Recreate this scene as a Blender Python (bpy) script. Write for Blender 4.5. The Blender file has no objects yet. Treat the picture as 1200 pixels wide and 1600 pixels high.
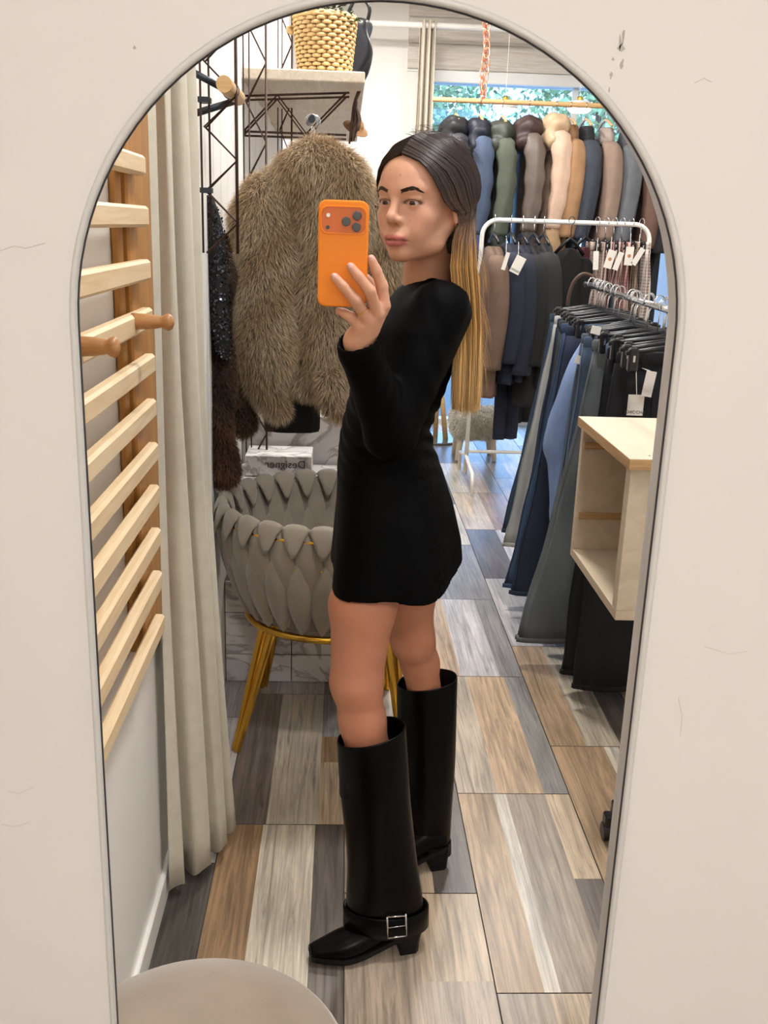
import bpy, math, random
import numpy as np
from mathutils import Vector, Matrix
random.seed(7); RNG = np.random.default_rng(7)
S = bpy.context.scene
COL = S.collection

# ------------------------------------------------------------------ camera
FPX, CAMH = 1520.0, 1.50
def _n(v):
    v = np.array(v, float); return v/np.linalg.norm(v)
_yc = _n([-60, -450, FPX]); _v = _n([-172, 5149, FPX]); _z = -_n(_v-_yc*(_v@_yc))
_x = np.cross(_yc, _z); _x = _x if _x[0] > 0 else -_x
RC = np.array([_x, _yc, _z])                       # camera axes (right, down, forward) in the room's axes
cd = bpy.data.cameras.new('camera'); cam = bpy.data.objects.new('camera', cd); COL.objects.link(cam)
m = np.stack([RC[:, 0], -RC[:, 1], -RC[:, 2]], 1)
M4 = Matrix([list(m[0])+[0], list(m[1])+[0], list(m[2])+[CAMH], [0, 0, 0, 1]])
cam.matrix_world = M4
cd.sensor_fit = 'VERTICAL'; cd.sensor_height = 36; cd.sensor_width = 27
cd.lens = FPX*36/1600; cd.clip_start = 0.02
S.camera = cam
def P(px, py, Y):
    """point at depth Y (metres beyond the camera) seen along a pixel of the photograph"""
    d = RC @ np.array([px-600, py-800, FPX]); return np.array([0, 0, CAMH])+d*(Y/d[1])
def PX(px, py, X):
    d = RC @ np.array([px-600, py-800, FPX]); return np.array([0, 0, CAMH])+d*(X/d[0])
def PZ(px, py, z):
    d = RC @ np.array([px-600, py-800, FPX]); return np.array([0, 0, CAMH])+d*((z-CAMH)/d[2])

# ------------------------------------------------------------------ light and exposure
W = bpy.data.worlds.new('world'); S.world = W; W.use_nodes = True
W.node_tree.nodes['Background'].inputs[0].default_value = (0.30, 0.56, 1.0, 1)
W.node_tree.nodes['Background'].inputs[1].default_value = 5.0
def lamp(name, loc, size, power, col=(1, .978, .955), rot=(0, 0, 0), sy=None):
    l = bpy.data.lights.new(name, 'AREA'); l.energy = power; l.color = col
    l.shape = 'DISK' if sy is None else 'RECTANGLE'; l.size = size
    if sy: l.size_y = sy
    o = bpy.data.objects.new(name, l); o.location = loc; o.rotation_euler = rot; COL.objects.link(o); return o
lamp('ceiling_lamp_light', (0.48, 1.45, 3.02), .32, 27)
lamp('ceiling_lamp_light', (0.30, -1.05, 2.70), .32, 38)
lamp('ceiling_lamp_light', (0.35, 3.6, 3.02), .32, 40)
lamp('ceiling_lamp_light', (1.1, 5.2, 3.02), .32, 36)
lamp('ceiling_lamp_light', (0.30, 6.2, 2.99), .32, 36)  # added lamp, lifts the dim back wall and window boarding
_pl = lamp('window_portal', (1.375, 7.74, 1.27), 1.55, 1, (1, 1, 1), (math.radians(-90), 0, 0), 2.46); _pl.data.cycles.is_portal = True
S.view_settings.view_transform = 'Standard'; S.view_settings.look = 'None'
S.view_settings.exposure = 0.0; S.view_settings.gamma = 1; S.view_settings.use_curve_mapping = False
S.cycles.use_denoising = True
S.cycles.max_bounces = 8

# ------------------------------------------------------------------ materials
def lin(c):
    return tuple(((x/255)/12.92 if x/255 <= .04045 else ((x/255+.055)/1.055)**2.4) for x in c)
def mat(name, rgb=(128, 128, 128), rough=.6, metal=0., bump=0., bscale=60., var=0., vscale=8., attr=False, sheen=0.,
        coat=0., emit=0., stretch=None, spec=.5, alpha=None, trans=0., obj_rand=0.):
    m = bpy.data.materials.new(name); m.use_nodes = True
    nt = m.node_tree; N = nt.nodes; L = nt.links; b = N['Principled BSDF']
    b.inputs['Roughness'].default_value = rough; b.inputs['Metallic'].default_value = metal
    b.inputs['Specular IOR Level'].default_value = spec
    b.inputs['Sheen Weight'].default_value = sheen; b.inputs['Coat Weight'].default_value = coat
    b.inputs['Transmission Weight'].default_value = trans
    c = lin(rgb)
    b.inputs['Base Color'].default_value = (*c, 1)
    src = None
    if attr:
        a = N.new('ShaderNodeAttribute'); a.attribute_name = 'col'; src = a.outputs['Color']
    tc = N.new('ShaderNodeTexCoord'); vec = tc.outputs['Object']
    if stretch:
        mp = N.new('ShaderNodeMapping'); mp.inputs['Scale'].default_value = stretch
        L.new(vec, mp.inputs['Vector']); vec = mp.outputs['Vector']
    if var > 0:
        n = N.new('ShaderNodeTexNoise'); n.inputs['Scale'].default_value = vscale; n.inputs['Detail'].default_value = 5
        L.new(vec, n.inputs['Vector'])
        mr = N.new('ShaderNodeMapRange'); mr.inputs[1].default_value = .3; mr.inputs[2].default_value = .7
        mr.inputs[3].default_value = 1-var; mr.inputs[4].default_value = 1+var
        L.new(n.outputs['Fac'], mr.inputs[0])
        mx = N.new('ShaderNodeMix'); mx.data_type = 'RGBA'; mx.blend_type = 'MULTIPLY'; mx.inputs[0].default_value = 1
        if src: L.new(src, mx.inputs[6])
        else: mx.inputs[6].default_value = (*c, 1)
        cb = N.new('ShaderNodeCombineColor')
        for i in range(3): L.new(mr.outputs[0], cb.inputs[i])
        L.new(cb.outputs[0], mx.inputs[7]); src = mx.outputs[2]
    if src: L.new(src, b.inputs['Base Color'])
    if bump > 0:
        n2 = N.new('ShaderNodeTexNoise'); n2.inputs['Scale'].default_value = bscale; n2.inputs['Detail'].default_value = 6
        L.new(vec, n2.inputs['Vector'])
        bp = N.new('ShaderNodeBump'); bp.inputs['Strength'].default_value = bump; bp.inputs['Distance'].default_value = .004
        L.new(n2.outputs['Fac'], bp.inputs['Height']); L.new(bp.outputs[0], b.inputs['Normal'])
    if emit > 0:
        b.inputs['Emission Color'].default_value = (*c, 1); b.inputs['Emission Strength'].default_value = emit
    return m
def wood(name, c1, c2, scale=(2, 40, 40), rough=.5, wscale=1.6, dist=5., bump=.12):
    """long-grained timber: stretched noise between two tones, knots from a second noise"""
    m = bpy.data.materials.new(name); m.use_nodes = True
    nt = m.node_tree; N = nt.nodes; L = nt.links; b = N['Principled BSDF']; b.inputs['Roughness'].default_value = rough
    tc = N.new('ShaderNodeTexCoord'); mp = N.new('ShaderNodeMapping'); mp.inputs['Scale'].default_value = scale
    L.new(tc.outputs['Object'], mp.inputs['Vector'])
    n = N.new('ShaderNodeTexNoise'); n.inputs['Scale'].default_value = wscale; n.inputs['Detail'].default_value = 8
    n.inputs['Distortion'].default_value = dist*.2; n.inputs['Roughness'].default_value = .65
    L.new(mp.outputs[0], n.inputs['Vector'])
    r = N.new('ShaderNodeValToRGB'); e = r.color_ramp.elements
    e[0].position = .34; e[0].color = (*lin(c1), 1); e[1].position = .66; e[1].color = (*lin(c2), 1)
    L.new(n.outputs['Fac'], r.inputs[0]); L.new(r.outputs[0], b.inputs['Base Color'])
    bp = N.new('ShaderNodeBump'); bp.inputs['Strength'].default_value = bump; bp.inputs['Distance'].default_value = .002
    L.new(n.outputs['Fac'], bp.inputs['Height']); L.new(bp.outputs[0], b.inputs['Normal'])
    return m

# ------------------------------------------------------------------ mesh helpers
def mesh(name, V, F, cols=None, smooth=True):
    me = bpy.data.meshes.new(name)
    V = np.asarray(V, np.float32)
    if isinstance(F, np.ndarray):
        k = F.shape[1]; me.vertices.add(len(V)); me.vertices.foreach_set('co', V.ravel())
        me.loops.add(F.size); me.loops.foreach_set('vertex_index', F.ravel().astype(np.int32))
        me.polygons.add(len(F)); me.polygons.foreach_set('loop_start', np.arange(0, F.size, k, dtype=np.int32))
        me.update(calc_edges=True)
    else:
        me.from_pydata([tuple(map(float, v)) for v in V], [], [tuple(int(i) for i in f) for f in F])
    if smooth: me.polygons.foreach_set('use_smooth', np.ones(len(me.polygons), bool))
    if cols is not None:
        a = me.color_attributes.new('col', 'FLOAT_COLOR', 'POINT')
        c = np.ones((len(V), 4), np.float32); c[:, :3] = cols; a.data.foreach_set('color', c.ravel())
    me.update(); return me
def ob(name, me, material=None, parent=None, world=True, kind=None, label=None):
    o = bpy.data.objects.new(name, me); COL.objects.link(o)
    if material is not None and me is not None and len(me.materials) == 0: me.materials.append(material)
    if parent is not None:
        o.parent = parent
        if world: o.location = -root_loc(parent)
    if kind: o['kind'] = kind
    if label: o['label'] = label
    return o
def root_loc(p):
    v = Vector((0, 0, 0))
    while p is not None:
        v = v+p.location; p = p.parent
    return v
def tag(o, label, cat, group=None):
    o['label'] = label; o['category'] = cat
    if group: o['group'] = group
    return o
def thing(name, label, cat, loc=(0, 0, 0), group=None):
    o = bpy.data.objects.new(name, None); o.empty_display_size = .05; COL.objects.link(o)
    o.location = Vector([float(a) for a in loc]); return tag(o, label, cat, group)
def copy_tree(o, parent=None):
    c = o.copy(); COL.objects.link(c)
    if parent is not None: c.parent = parent
    for ch in list(o.children): copy_tree(ch, c)
    return c

class B:
    """collects shapes into one mesh"""
    def __init__(s): s.v = []; s.f = []; s.n = 0
    def add(s, V, F):
        V = np.asarray(V, float); s.v.append(V); s.f += [tuple(int(i)+s.n for i in f) for f in F]; s.n += len(V); return s
    def box(s, lo, hi, bev=0.):
        x0, y0, z0 = lo; x1, y1, z1 = hi
        if bev <= 0:
            V = [(x, y, z) for x in (x0, x1) for y in (y0, y1) for z in (z0, z1)]
            F = [(0, 1, 3, 2), (4, 6, 7, 5), (0, 4, 5, 1), (2, 3, 7, 6), (0, 2, 6, 4), (1, 5, 7, 3)]
            return s.add(V, F)
        b = bev; V = []; idx = {}
        for ix, (xa, sx) in enumerate(((x0, 1), (x1, -1))):
            for iy, (ya, sy) in enumerate(((y0, 1), (y1, -1))):
                for iz, (za, sz) in enumerate(((z0, 1), (z1, -1))):
                    idx[ix, iy, iz] = len(V)
                    V += [(xa, ya+sy*b, za+sz*b), (xa+sx*b, ya, za+sz*b), (xa+sx*b, ya+sy*b, za)]
        g = lambda a, b_, c, k: idx[a, b_, c]+k
        F = []
        for a in (0, 1):
            F.append([g(a, 0, 0, 0), g(a, 1, 0, 0), g(a, 1, 1, 0), g(a, 0, 1, 0)])
            F.append([g(0, a, 0, 1), g(1, a, 0, 1), g(1, a, 1, 1), g(0, a, 1, 1)])
            F.append([g(0, 0, a, 2), g(1, 0, a, 2), g(1, 1, a, 2), g(0, 1, a, 2)])
        for a in (0, 1):
            for c in (0, 1):
                F.append([g(a, c, 0, 0), g(a, c, 1, 0), g(a, c, 1, 1), g(a, c, 0, 1)])
                F.append([g(a, 0, c, 0), g(a, 1, c, 0), g(a, 1, c, 2), g(a, 0, c, 2)])
                F.append([g(0, a, c, 1), g(1, a, c, 1), g(1, a, c, 2), g(0, a, c, 2)])
        for a in (0, 1):
            for c in (0, 1):
                for e in (0, 1): F.append([g(a, c, e, 0), g(a, c, e, 1), g(a, c, e, 2)])
        cen = np.array([(x0+x1)/2, (y0+y1)/2, (z0+z1)/2]); VV = np.array(V); out = []
        for f in F:
            q = VV[f]; nn = np.cross(q[1]-q[0], q[2]-q[0])
            out.append(f if nn@(q.mean(0)-cen) > 0 else f[::-1])
        return s.add(V, out)
    def tube(s, pts, r, n=8, cap=True):
        pts = np.asarray(pts, float); k = len(pts); r = np.broadcast_to(np.asarray(r, float), (k,))
        T = np.gradient(pts, axis=0); T /= np.linalg.norm(T, axis=1)[:, None]+1e-12
        a = np.array([0, 0, 1.]) if abs(T[0][2]) < .9 else np.array([1., 0, 0])
        u = np.cross(T[0], a); u /= np.linalg.norm(u); V = []
        for i in range(k):
            u = u-T[i]*(u@T[i]); u /= np.linalg.norm(u)+1e-12; w = np.cross(T[i], u)
            for j in range(n):
                t = 2*math.pi*j/n; V.append(pts[i]+r[i]*(math.cos(t)*u+math.sin(t)*w))
        F = [(i*n+j, i*n+(j+1) % n, (i+1)*n+(j+1) % n, (i+1)*n+j) for i in range(k-1) for j in range(n)]
        if cap: F += [tuple(range(n))[::-1], tuple((k-1)*n+j for j in range(n))]
        return s.add(V, F)
    def rings(s, R, cap=(True, True), n=None):
        """loft through rings of equal point count"""
        R = [np.asarray(r, float) for r in R]; n = len(R[0]); k = len(R); V = np.concatenate(R)
        F = [(i*n+j, i*n+(j+1) % n, (i+1)*n+(j+1) % n, (i+1)*n+j) for i in range(k-1) for j in range(n)]
        if cap[0]: F.append(tuple(range(n))[::-1])
        if cap[1]: F.append(tuple((k-1)*n+j for j in range(n)))
        return s.add(V, F)
    def lathe(s, prof, c=(0, 0, 0), n=32, cap=(True, True)):
        return s.rings([[(c[0]+r*math.cos(2*math.pi*j/n), c[1]+r*math.sin(2*math.pi*j/n), c[2]+z) for j in range(n)] for r, z in prof], cap)
    def make(s, name, material=None, parent=None, smooth=False, world=True, kind=None, label=None):
        return ob(name, mesh(name, np.concatenate(s.v), s.f, smooth=smooth), material, parent, world, kind, label)

def ell(c, rx, ry, n=28, rot=0., fold=0., nf=7, ph=0., p=2.):
    """horizontal ring, optionally pleated"""
    t = np.linspace(0, 2*math.pi, n, endpoint=False)
    ct, st = np.cos(t), np.sin(t)
    k = 1+fold*np.sin(nf*t+ph)+fold*.5*np.sin((2*nf+1)*t+1.7*ph)
    x = np.sign(ct)*np.abs(ct)**(2/p)*rx*k; y = np.sign(st)*np.abs(st)**(2/p)*ry*k
    X = c[0]+x*math.cos(rot)-y*math.sin(rot); Y = c[1]+x*math.sin(rot)+y*math.cos(rot)
    return np.stack([X, Y, np.full(n, c[2])], 1)
def spline(keys, m):
    """smooth resampling of key rows (Catmull-Rom)"""
    K = np.asarray(keys, float); n = len(K); t = np.linspace(0, n-1, m); i = np.clip(t.astype(int), 0, n-2); f = (t-i)[:, None]
    g = lambda j: K[np.clip(j, 0, n-1)]
    p0, p1, p2, p3 = g(i-1), g(i), g(i+1), g(i+2)
    return .5*((2*p1)+(-p0+p2)*f+(2*p0-5*p1+4*p2-p3)*f**2+(-p0+3*p1-3*p2+p3)*f**3)

# ---- signed-distance surfaces meshed by surface nets on sparse blocks
def smin(a, b, k):
    h = np.clip(.5+.5*(b-a)/k, 0, 1); return b*(1-h)+a*h-k*h*(1-h)
def smax(a, b, k): return -smin(-a, -b, k)
def cap_sd(p, a, b, ra, rb):
    a = np.asarray(a, float); b = np.asarray(b, float); ab = b-a; d = p-a
    t = np.clip((d@ab)/(ab@ab+1e-12), 0, 1); q = d-t[:, None]*ab
    return np.sqrt((q*q).sum(1))-(ra+(rb-ra)*t)
def ell_sd(p, c, r):
    q = (p-np.asarray(c))/np.asarray(r); k0 = np.sqrt((q*q).sum(1)); g = q/np.asarray(r); k1 = np.sqrt((g*g).sum(1))+1e-9
    return k0*(k0-1)/k1
def sph_sd(p, c, r): return np.sqrt(((p-np.asarray(c))**2).sum(1))-r
def box_sd(p, c, h, r):
    q = np.abs(p-np.asarray(c))-np.asarray(h)+r
    return np.sqrt((np.maximum(q, 0)**2).sum(1))+np.minimum(q.max(1), 0)-r
def sdf(f, lo, hi, h, slack=1.5, bl=8):
    lo = np.asarray(lo, float); hi = np.asarray(hi, float)
    nb = np.ceil((hi-lo)/(h*bl)).astype(int)
    g = np.stack(np.meshgrid(*[np.arange(k) for k in nb], indexing='ij'), -1).reshape(-1, 3)
    d = f(lo+(g+.5)*h*bl)
    g = g[np.abs(d) < slack*.87*h*bl]
    r = np.arange(bl+1); c = np.stack(np.meshgrid(r, r, r, indexing='ij'), -1).reshape(-1, 3)
    vals = np.empty((len(g), len(c)))
    for i in range(0, len(g), 400):
        gi = g[i:i+400]; pts = (lo+h*(gi[:, None, :]*bl+c[None])).reshape(-1, 3); vals[i:i+400] = f(pts).reshape(len(gi), -1)
    V = vals.reshape(-1, bl+1, bl+1, bl+1)
    co = {(a, b, e): V[:, a:a+bl, b:b+bl, e:e+bl] for a in (0, 1) for b in (0, 1) for e in (0, 1)}
    neg = sum((co[k] < 0).astype(np.int8) for k in co); act = np.argwhere((neg > 0) & (neg < 8))
    gi = g[act[:, 0]]; cell = gi*bl+act[:, 1:]
    cv = {k: co[k][tuple(act.T)] for k in co}
    acc = np.zeros((len(act), 3)); cnt = np.zeros(len(act))
    for ax in range(3):
        for u in (0, 1):
            for w in (0, 1):
                k0 = [u, w]; k0.insert(ax, 0); k1 = [u, w]; k1.insert(ax, 1)
                a, b = cv[tuple(k0)], cv[tuple(k1)]; mm = (a < 0) != (b < 0)
                t = np.where(mm, a/np.where(mm, a-b, 1), 0); q = np.tile(np.array(k0, float), (len(a), 1)); q[:, ax] = t
                acc += q*mm[:, None]; cnt += mm
    verts = lo+h*(cell+acc/np.maximum(cnt, 1)[:, None])
    dims = nb*bl+2; key = (cell[:, 0]*dims[1]+cell[:, 1])*dims[2]+cell[:, 2]
    o = np.argsort(key); key = key[o]; verts = verts[o]; cell = cell[o]
    cv = {k: cv[k][o] for k in ((0, 0, 0), (1, 0, 0), (0, 1, 0), (0, 0, 1))}
    st = np.array([dims[1]*dims[2], dims[2], 1]); quads = []
    for ax in range(3):
        e = [0, 0, 0]; e[ax] = 1; a, b = cv[0, 0, 0], cv[tuple(e)]; ii = np.where((a < 0) != (b < 0))[0]
        u, w = [(1, 2), (2, 0), (0, 1)][ax]
        q = [key[ii], key[ii]-st[u], key[ii]-st[u]-st[w], key[ii]-st[w]]
        idx = [np.clip(np.searchsorted(key, k), 0, len(key)-1) for k in q]; good = np.ones(len(ii), bool)
        for k, x in zip(q, idx): good &= key[x] == k
        Q = np.stack(idx, 1); fl = a[ii] < 0
        Q = np.where(fl[:, None], Q, Q[:, ::-1]); quads.append(Q[good])
    return verts, np.concatenate(quads)

def sample_surface(V, F, n):
    V = np.asarray(V); F = np.asarray(F); a, b, c, d = V[F[:, 0]], V[F[:, 1]], V[F[:, 2]], V[F[:, 3]]
    nr = np.cross(c-a, d-b); ar = np.linalg.norm(nr, axis=1); pr = ar/ar.sum()
    i = RNG.choice(len(F), n, p=pr); u, v = RNG.random((2, n, 1))
    p = (a[i]*(1-u)+b[i]*u)*(1-v)+(d[i]*(1-u)+c[i]*u)*v
    return p, nr[i]/(ar[i][:, None]+1e-12)
def blades(p, n, dirn, length, width, croot, ctip, segs=3, droop=.6):
    """fur: flat tapering blades growing from p along n and bending to dirn"""
    k = len(p); length = np.broadcast_to(length, (k,))[:, None]
    side = np.cross(n, RNG.normal(size=(k, 3))); side /= np.linalg.norm(side, axis=1)[:, None]+1e-9
    Vs = []; Cs = []; cur = p.copy(); croot = np.broadcast_to(croot, (k, 3)); ctip = np.broadcast_to(ctip, (k, 3))
    for s in range(segs+1):
        t = s/segs; w = width*(1-t)**.7*.5+1e-5
        Vs += [cur-side*w, cur+side*w]; c = croot+(ctip-croot)*t; Cs += [c, c]
        dd = n*(1-droop*t)+dirn*(droop*(t+.35)); dd /= np.linalg.norm(dd, axis=1)[:, None]+1e-9
        cur = cur+dd*length/segs
    V = np.stack(Vs, 1).reshape(-1, 3); C = np.stack(Cs, 1).reshape(-1, 3); m2 = 2*(segs+1)
    base = (np.arange(k)*m2)[:, None]
    F = np.concatenate([base+np.array([2*s, 2*s+1, 2*s+3, 2*s+2]) for s in range(segs)])
    return V, F, C
def bbox_obj(name, lo, hi, material, parent=None, bev=0., kind=None, label=None):
    return B().box(lo, hi, bev).make(name, material, parent, kind=kind, label=label)

# ------------------------------------------------------------------ material library
M = dict(
    plaster=mat('plaster', (222, 217, 213), .75, bump=.25, bscale=14, var=.02, vscale=3),
    white=mat('white_paint', (238, 234, 227), .55, bump=.08, bscale=30),
    frame=mat('satin_frame', (204, 201, 198), .4),
    dark_gap=mat('dark_gap', (52, 52, 58), .5),
    grout=mat('grout', (96, 88, 80), .9, bump=.2, bscale=200),
    orange_wood=wood('orange_wood', (160, 106, 44), (184, 130, 62), (30, 30, 1.2), .42),
    pale_wood=wood('pale_wood', (216, 186, 142), (232, 208, 170), (40, 2.5, 40), .45),
    peg_wood=wood('peg_wood', (156, 106, 58), (186, 134, 82), (6, 40, 40), .4),
    shelf_wood=wood('shelf_wood', (196, 178, 152), (214, 202, 184), (30, 2, 30), .55),
    ply=wood('ply', (196, 177, 150), (214, 198, 171), (10, 1.6, 10), .5),
    ply_edge=wood('ply_edge', (168, 128, 82), (206, 166, 114), (3, 3, 90), .6),
    white_wood=wood('white_wood', (196, 186, 172), (226, 220, 210), (1.2, 8, 22), .6, 1.5, 12),
    linen=mat('linen', (206, 198, 178), .9, bump=.35, bscale=500, var=.05, vscale=30, sheen=.2),
    pale_linen=mat('pale_linen', (208, 198, 182), .9, bump=.2, bscale=300),
    rust=mat('rusty_wire', (64, 42, 30), .6, metal=.5, var=.4, vscale=60),
    black_metal=mat('grey_metal', (58, 62, 68), .45, metal=.6),
    chrome=mat('chrome', (210, 210, 212), .14, metal=1),
    gold=mat('gold', (222, 172, 70), .16, metal=1),
    copper=mat('copper', (236, 170, 140), .32, metal=.75),
    black_plastic=mat('black_plastic', (18, 18, 20), .35),
    white_enamel=mat('white_enamel', (236, 234, 228), .3),
    rail_wood=wood('rail_wood', (196, 154, 100), (218, 180, 128), (2, 40, 40), .45),
    velvet=mat('taupe_velvet', (140, 129, 113), .8, bump=.1, bscale=300, var=.06, vscale=20, sheen=.35),
    velvet2=mat('mink_velvet', (150, 134, 116), .8, bump=.15, bscale=400, var=.10, vscale=9, sheen=.8),
    paper=mat('white_card', (232, 226, 216), .7),
    print_=mat('print', (196, 132, 84), .7), ink=mat('ink', (60, 56, 54), .7),
    black_cloth=mat('black_cloth', (10, 10, 12), .75, bump=.1, bscale=300),
)
# ------------------------------------------------------------------ the setting
XL, XR, YB = -.39, 2.3, 7.6
def structure(name, bb, material): return bb.make(name, material, kind='structure')
# front wall with the arched opening of the mirror
AX, AR, AZ = .0305, .2425, 1.417          # arch centre, radius, spring height
def arch(r, y, zb=.12, n=48):
    """closed loop of an arch enlarged by r, at depth y"""
    R_ = AR+r; pts = [(AX+R_*math.cos(t), y, AZ+R_*math.sin(t)) for t in np.linspace(0, math.pi, n)]
    zs = np.linspace(AZ, zb-r, 14)[1:]
    pts += [(AX-R_, y, z) for z in zs]; pts += [(x, y, zb-r) for x in np.linspace(AX-R_, AX+R_, 9)[1:-1]]
    pts += [(AX+R_, y, z) for z in zs[::-1]]
    return np.array(pts)
FX0, FX1, FZ1 = XL, 1.7, 2.75
def outer(loop):
    c = np.array([AX, 0, .9]); out = []
    for p in loop:
        d = p-c; t = 1e9
        for k, (l, h) in ((0, (FX0, FX1)), (2, (0, FZ1))):
            if d[k] > 1e-9: t = min(t, (h-c[k])/d[k])
            if d[k] < -1e-9: t = min(t, (l-c[k])/d[k])
        q = c+d*t; q[1] = p[1]; out.append(q)
    out = np.array(out)
    for cx in (FX0, FX1):
        for cz in (0, FZ1):
            i = np.argmin(np.abs(out[:, 0]-cx)+np.abs(out[:, 2]-cz)); out[i, 0] = cx; out[i, 2] = cz
    return out
lp = arch(.004, .80); lb = arch(.010, .825); wb = B()
wb.rings([lp, outer(lp), outer(lb), lb, lp], cap=(False, False))
structure('wall_front', wb, M['plaster'])
mir = thing('arched_mirror', 'tall arched wall mirror with a slim satin grey frame on white plaster', 'mirror', (AX, .79, .1))
b = B(); prof = [(.0004, .8), (.0006, .7965), (.0016, .7945), (.0035, .794), (.0055, .7945), (.0066, .797), (.0068, .7995)]
b.rings([arch(r, y) for r, y in prof], cap=(False, False)); b.make('frame', M['frame'], mir, smooth=True)
def shifted(r, y, dx):
    a = arch(r, y); a[:, 0] += dx*np.clip((a[:, 0]-AX)/AR, 0, 1)**2; return a
b = B(); b.rings([shifted(.0, .8015, 0), shifted(.001, .806, -.001), shifted(.006, .812, -.0055), shifted(.008, .824, -.0075), shifted(.010, .824, 0)], cap=(False, False)); b.make('inner_frame', M['frame'], mir, smooth=True)
b = B(); b.rings([arch(r, y) for r, y in [(.001, .7980), (-.0004, .7985), (-.0004, .8012), (.001, .8018)]], cap=(False, False))
b.make('edge_gasket', M['dark_gap'], mir, smooth=True, label='dark line between frame and looking glass')

wf = bpy.data.objects['wall_front']
scuff = mat('scuff', (176, 168, 160), .85); crackm = mat('crack', (206, 199, 192), .9)
for px_, py_, w, h in ((969, 66, 2, 9), (974, 58, 1.5, 14), (971, 74, 5, 4), (958, 92, 2, 2), (972, 100, 2.5, 6), (955, 118, 2, 4), (952, 140, 1, 5), (948, 160, 1, 3), (1015, 712, 1.5, 1.5), (210, 74, 2, 2)):
    q = P(px_, py_, .7995); s_ = .8/FPX; n_ = 9
    loop = [(q[0]+w*s_*(1+.5*math.sin(a*3+px_))*math.cos(a), .7996, q[2]+h*s_*(1+.4*math.sin(a*2+py_))*math.sin(a)) for a in np.linspace(0, 2*math.pi, n_, endpoint=False)]
    B().rings([[(a, .7998, c) for a, b_, c in loop], loop], cap=(False, True)).make('scuff', scuff, wf)
for pts in ([(0, 392), (22, 384), (40, 388), (70, 380)], [(2, 1288), (24, 1292), (48, 1284)], [(12, 1236), (30, 1240), (52, 1230)], [(1085, 130), (1100, 122), (1112, 128)], [(1060, 1090), (1066, 1120), (1063, 1150)], [(1100, 1010), (1140, 1022), (1168, 1018)]):
    B().tube([P(x, y, .7998) for x, y in pts], .0003, 4).make('hairline_crack', crackm, wf)
structure('wall_left', B().box((XL-.1, -1.6, 0), (XL, YB, 3.2)), M['white'])
structure('wall_right', B().box((XR, -1.6, 0), (XR+.1, YB, 3.2)), M['white'])
structure('wall_rear', B().box((XL-.1, -1.7, 0), (XR+.1, -1.6, 3.2)), M['white'])
structure('ceiling_front', B().box((XL, -1.6, 2.75), (XR, .82, 2.8)), M['white'])
structure('baseboard_left', B().box((XL, .83, 0), (XL+.012, 2.6, .07), .003), M['white'])
# back wall: white piece, window opening, panelled lintel
WX0, WX1, WZ0, WZ1 = .60, 2.15, .04, 2.50
structure('wall_back', B().box((XL, YB, 0), (WX0, YB+.12, 3.2)).box((WX1, YB, 0), (XR, YB+.12, 3.2)).box((WX0, YB, 0), (WX1, YB+.12, WZ0)).box((WX0, YB, WZ1), (WX1, YB+.12, 3.2)), M['white'])
o = B().box((WX0-.07, YB-.03, WZ0), (WX0, YB+.02, WZ1+.07), .004).box((WX0-.07, YB-.04, WZ1), (WX1, YB+.02, WZ1+.08), .004).make('window_1', M['white_enamel'], kind='structure')
for x in (1.66,):
    B().box((x-.02, YB+.02, WZ0), (x+.02, YB+.06, WZ1)).make('mullion', M['white_enamel'], o)
glass = bpy.data.materials.new('window_glass'); glass.use_nodes = True
_N = glass.node_tree.nodes; _L = glass.node_tree.links; _N.remove(_N['Principled BSDF'])
_t = _N.new('ShaderNodeBsdfTransparent'); _t.inputs[0].default_value = (.93, .97, 1, 1); _g = _N.new('ShaderNodeBsdfGlossy'); _g.inputs['Roughness'].default_value = .02
_x = _N.new('ShaderNodeMixShader'); _x.inputs[0].default_value = .07
_L.new(_t.outputs[0], _x.inputs[1]); _L.new(_g.outputs[0], _x.inputs[2]); _L.new(_x.outputs[0], _N['Material Output'].inputs[0])
for x0, x1 in ((WX0, 1.64), (1.68, WX1)):
    B().box((x0, YB+.038, WZ0), (x1, YB+.042, WZ1)).make('pane', glass, o)
# pale boarding over the window
lint = B().box((.42, YB-.012, WZ1+.07), (XR, YB, 3.2)).make('trim_1', M['white'], kind='structure')
for i in range(4):
    z0 = WZ1+.085+i*.17
    B().box((.42, YB-.03, z0), (XR, YB-.012, z0+.162), .003).make('board', M['white_wood'], lint)
ceil = B().box((XL, .82, 3.07), (XR, YB, 3.12)).make('ceiling', M['white'], kind='structure')
bm_ = None
for i in range(14):
    x0 = XL+.19*i
    if bm_ is None:
        o = B().box((0, 0, 0), (.182, YB-4.2, .018), .004).make('ceiling_board', M['white_wood'], ceil); bm_ = o
    else:
        o = bm_.copy(); COL.objects.link(o)
    o.location = (x0, 4.2, 3.052)
# whitewashed boards on the left wall beyond the curtain
wl = bpy.data.objects['wall_left']; first = None
for i in range(17):
    y0 = 2.25+i*.17
    if first is None:
        first = o = B().box((0, 0, 0), (.014, .163, 3.0), .004).make('wall_board', M['white'], wl)
    else:
        o = first.copy(); COL.objects.link(o)
    o.location = (XL, y0, .0)
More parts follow.
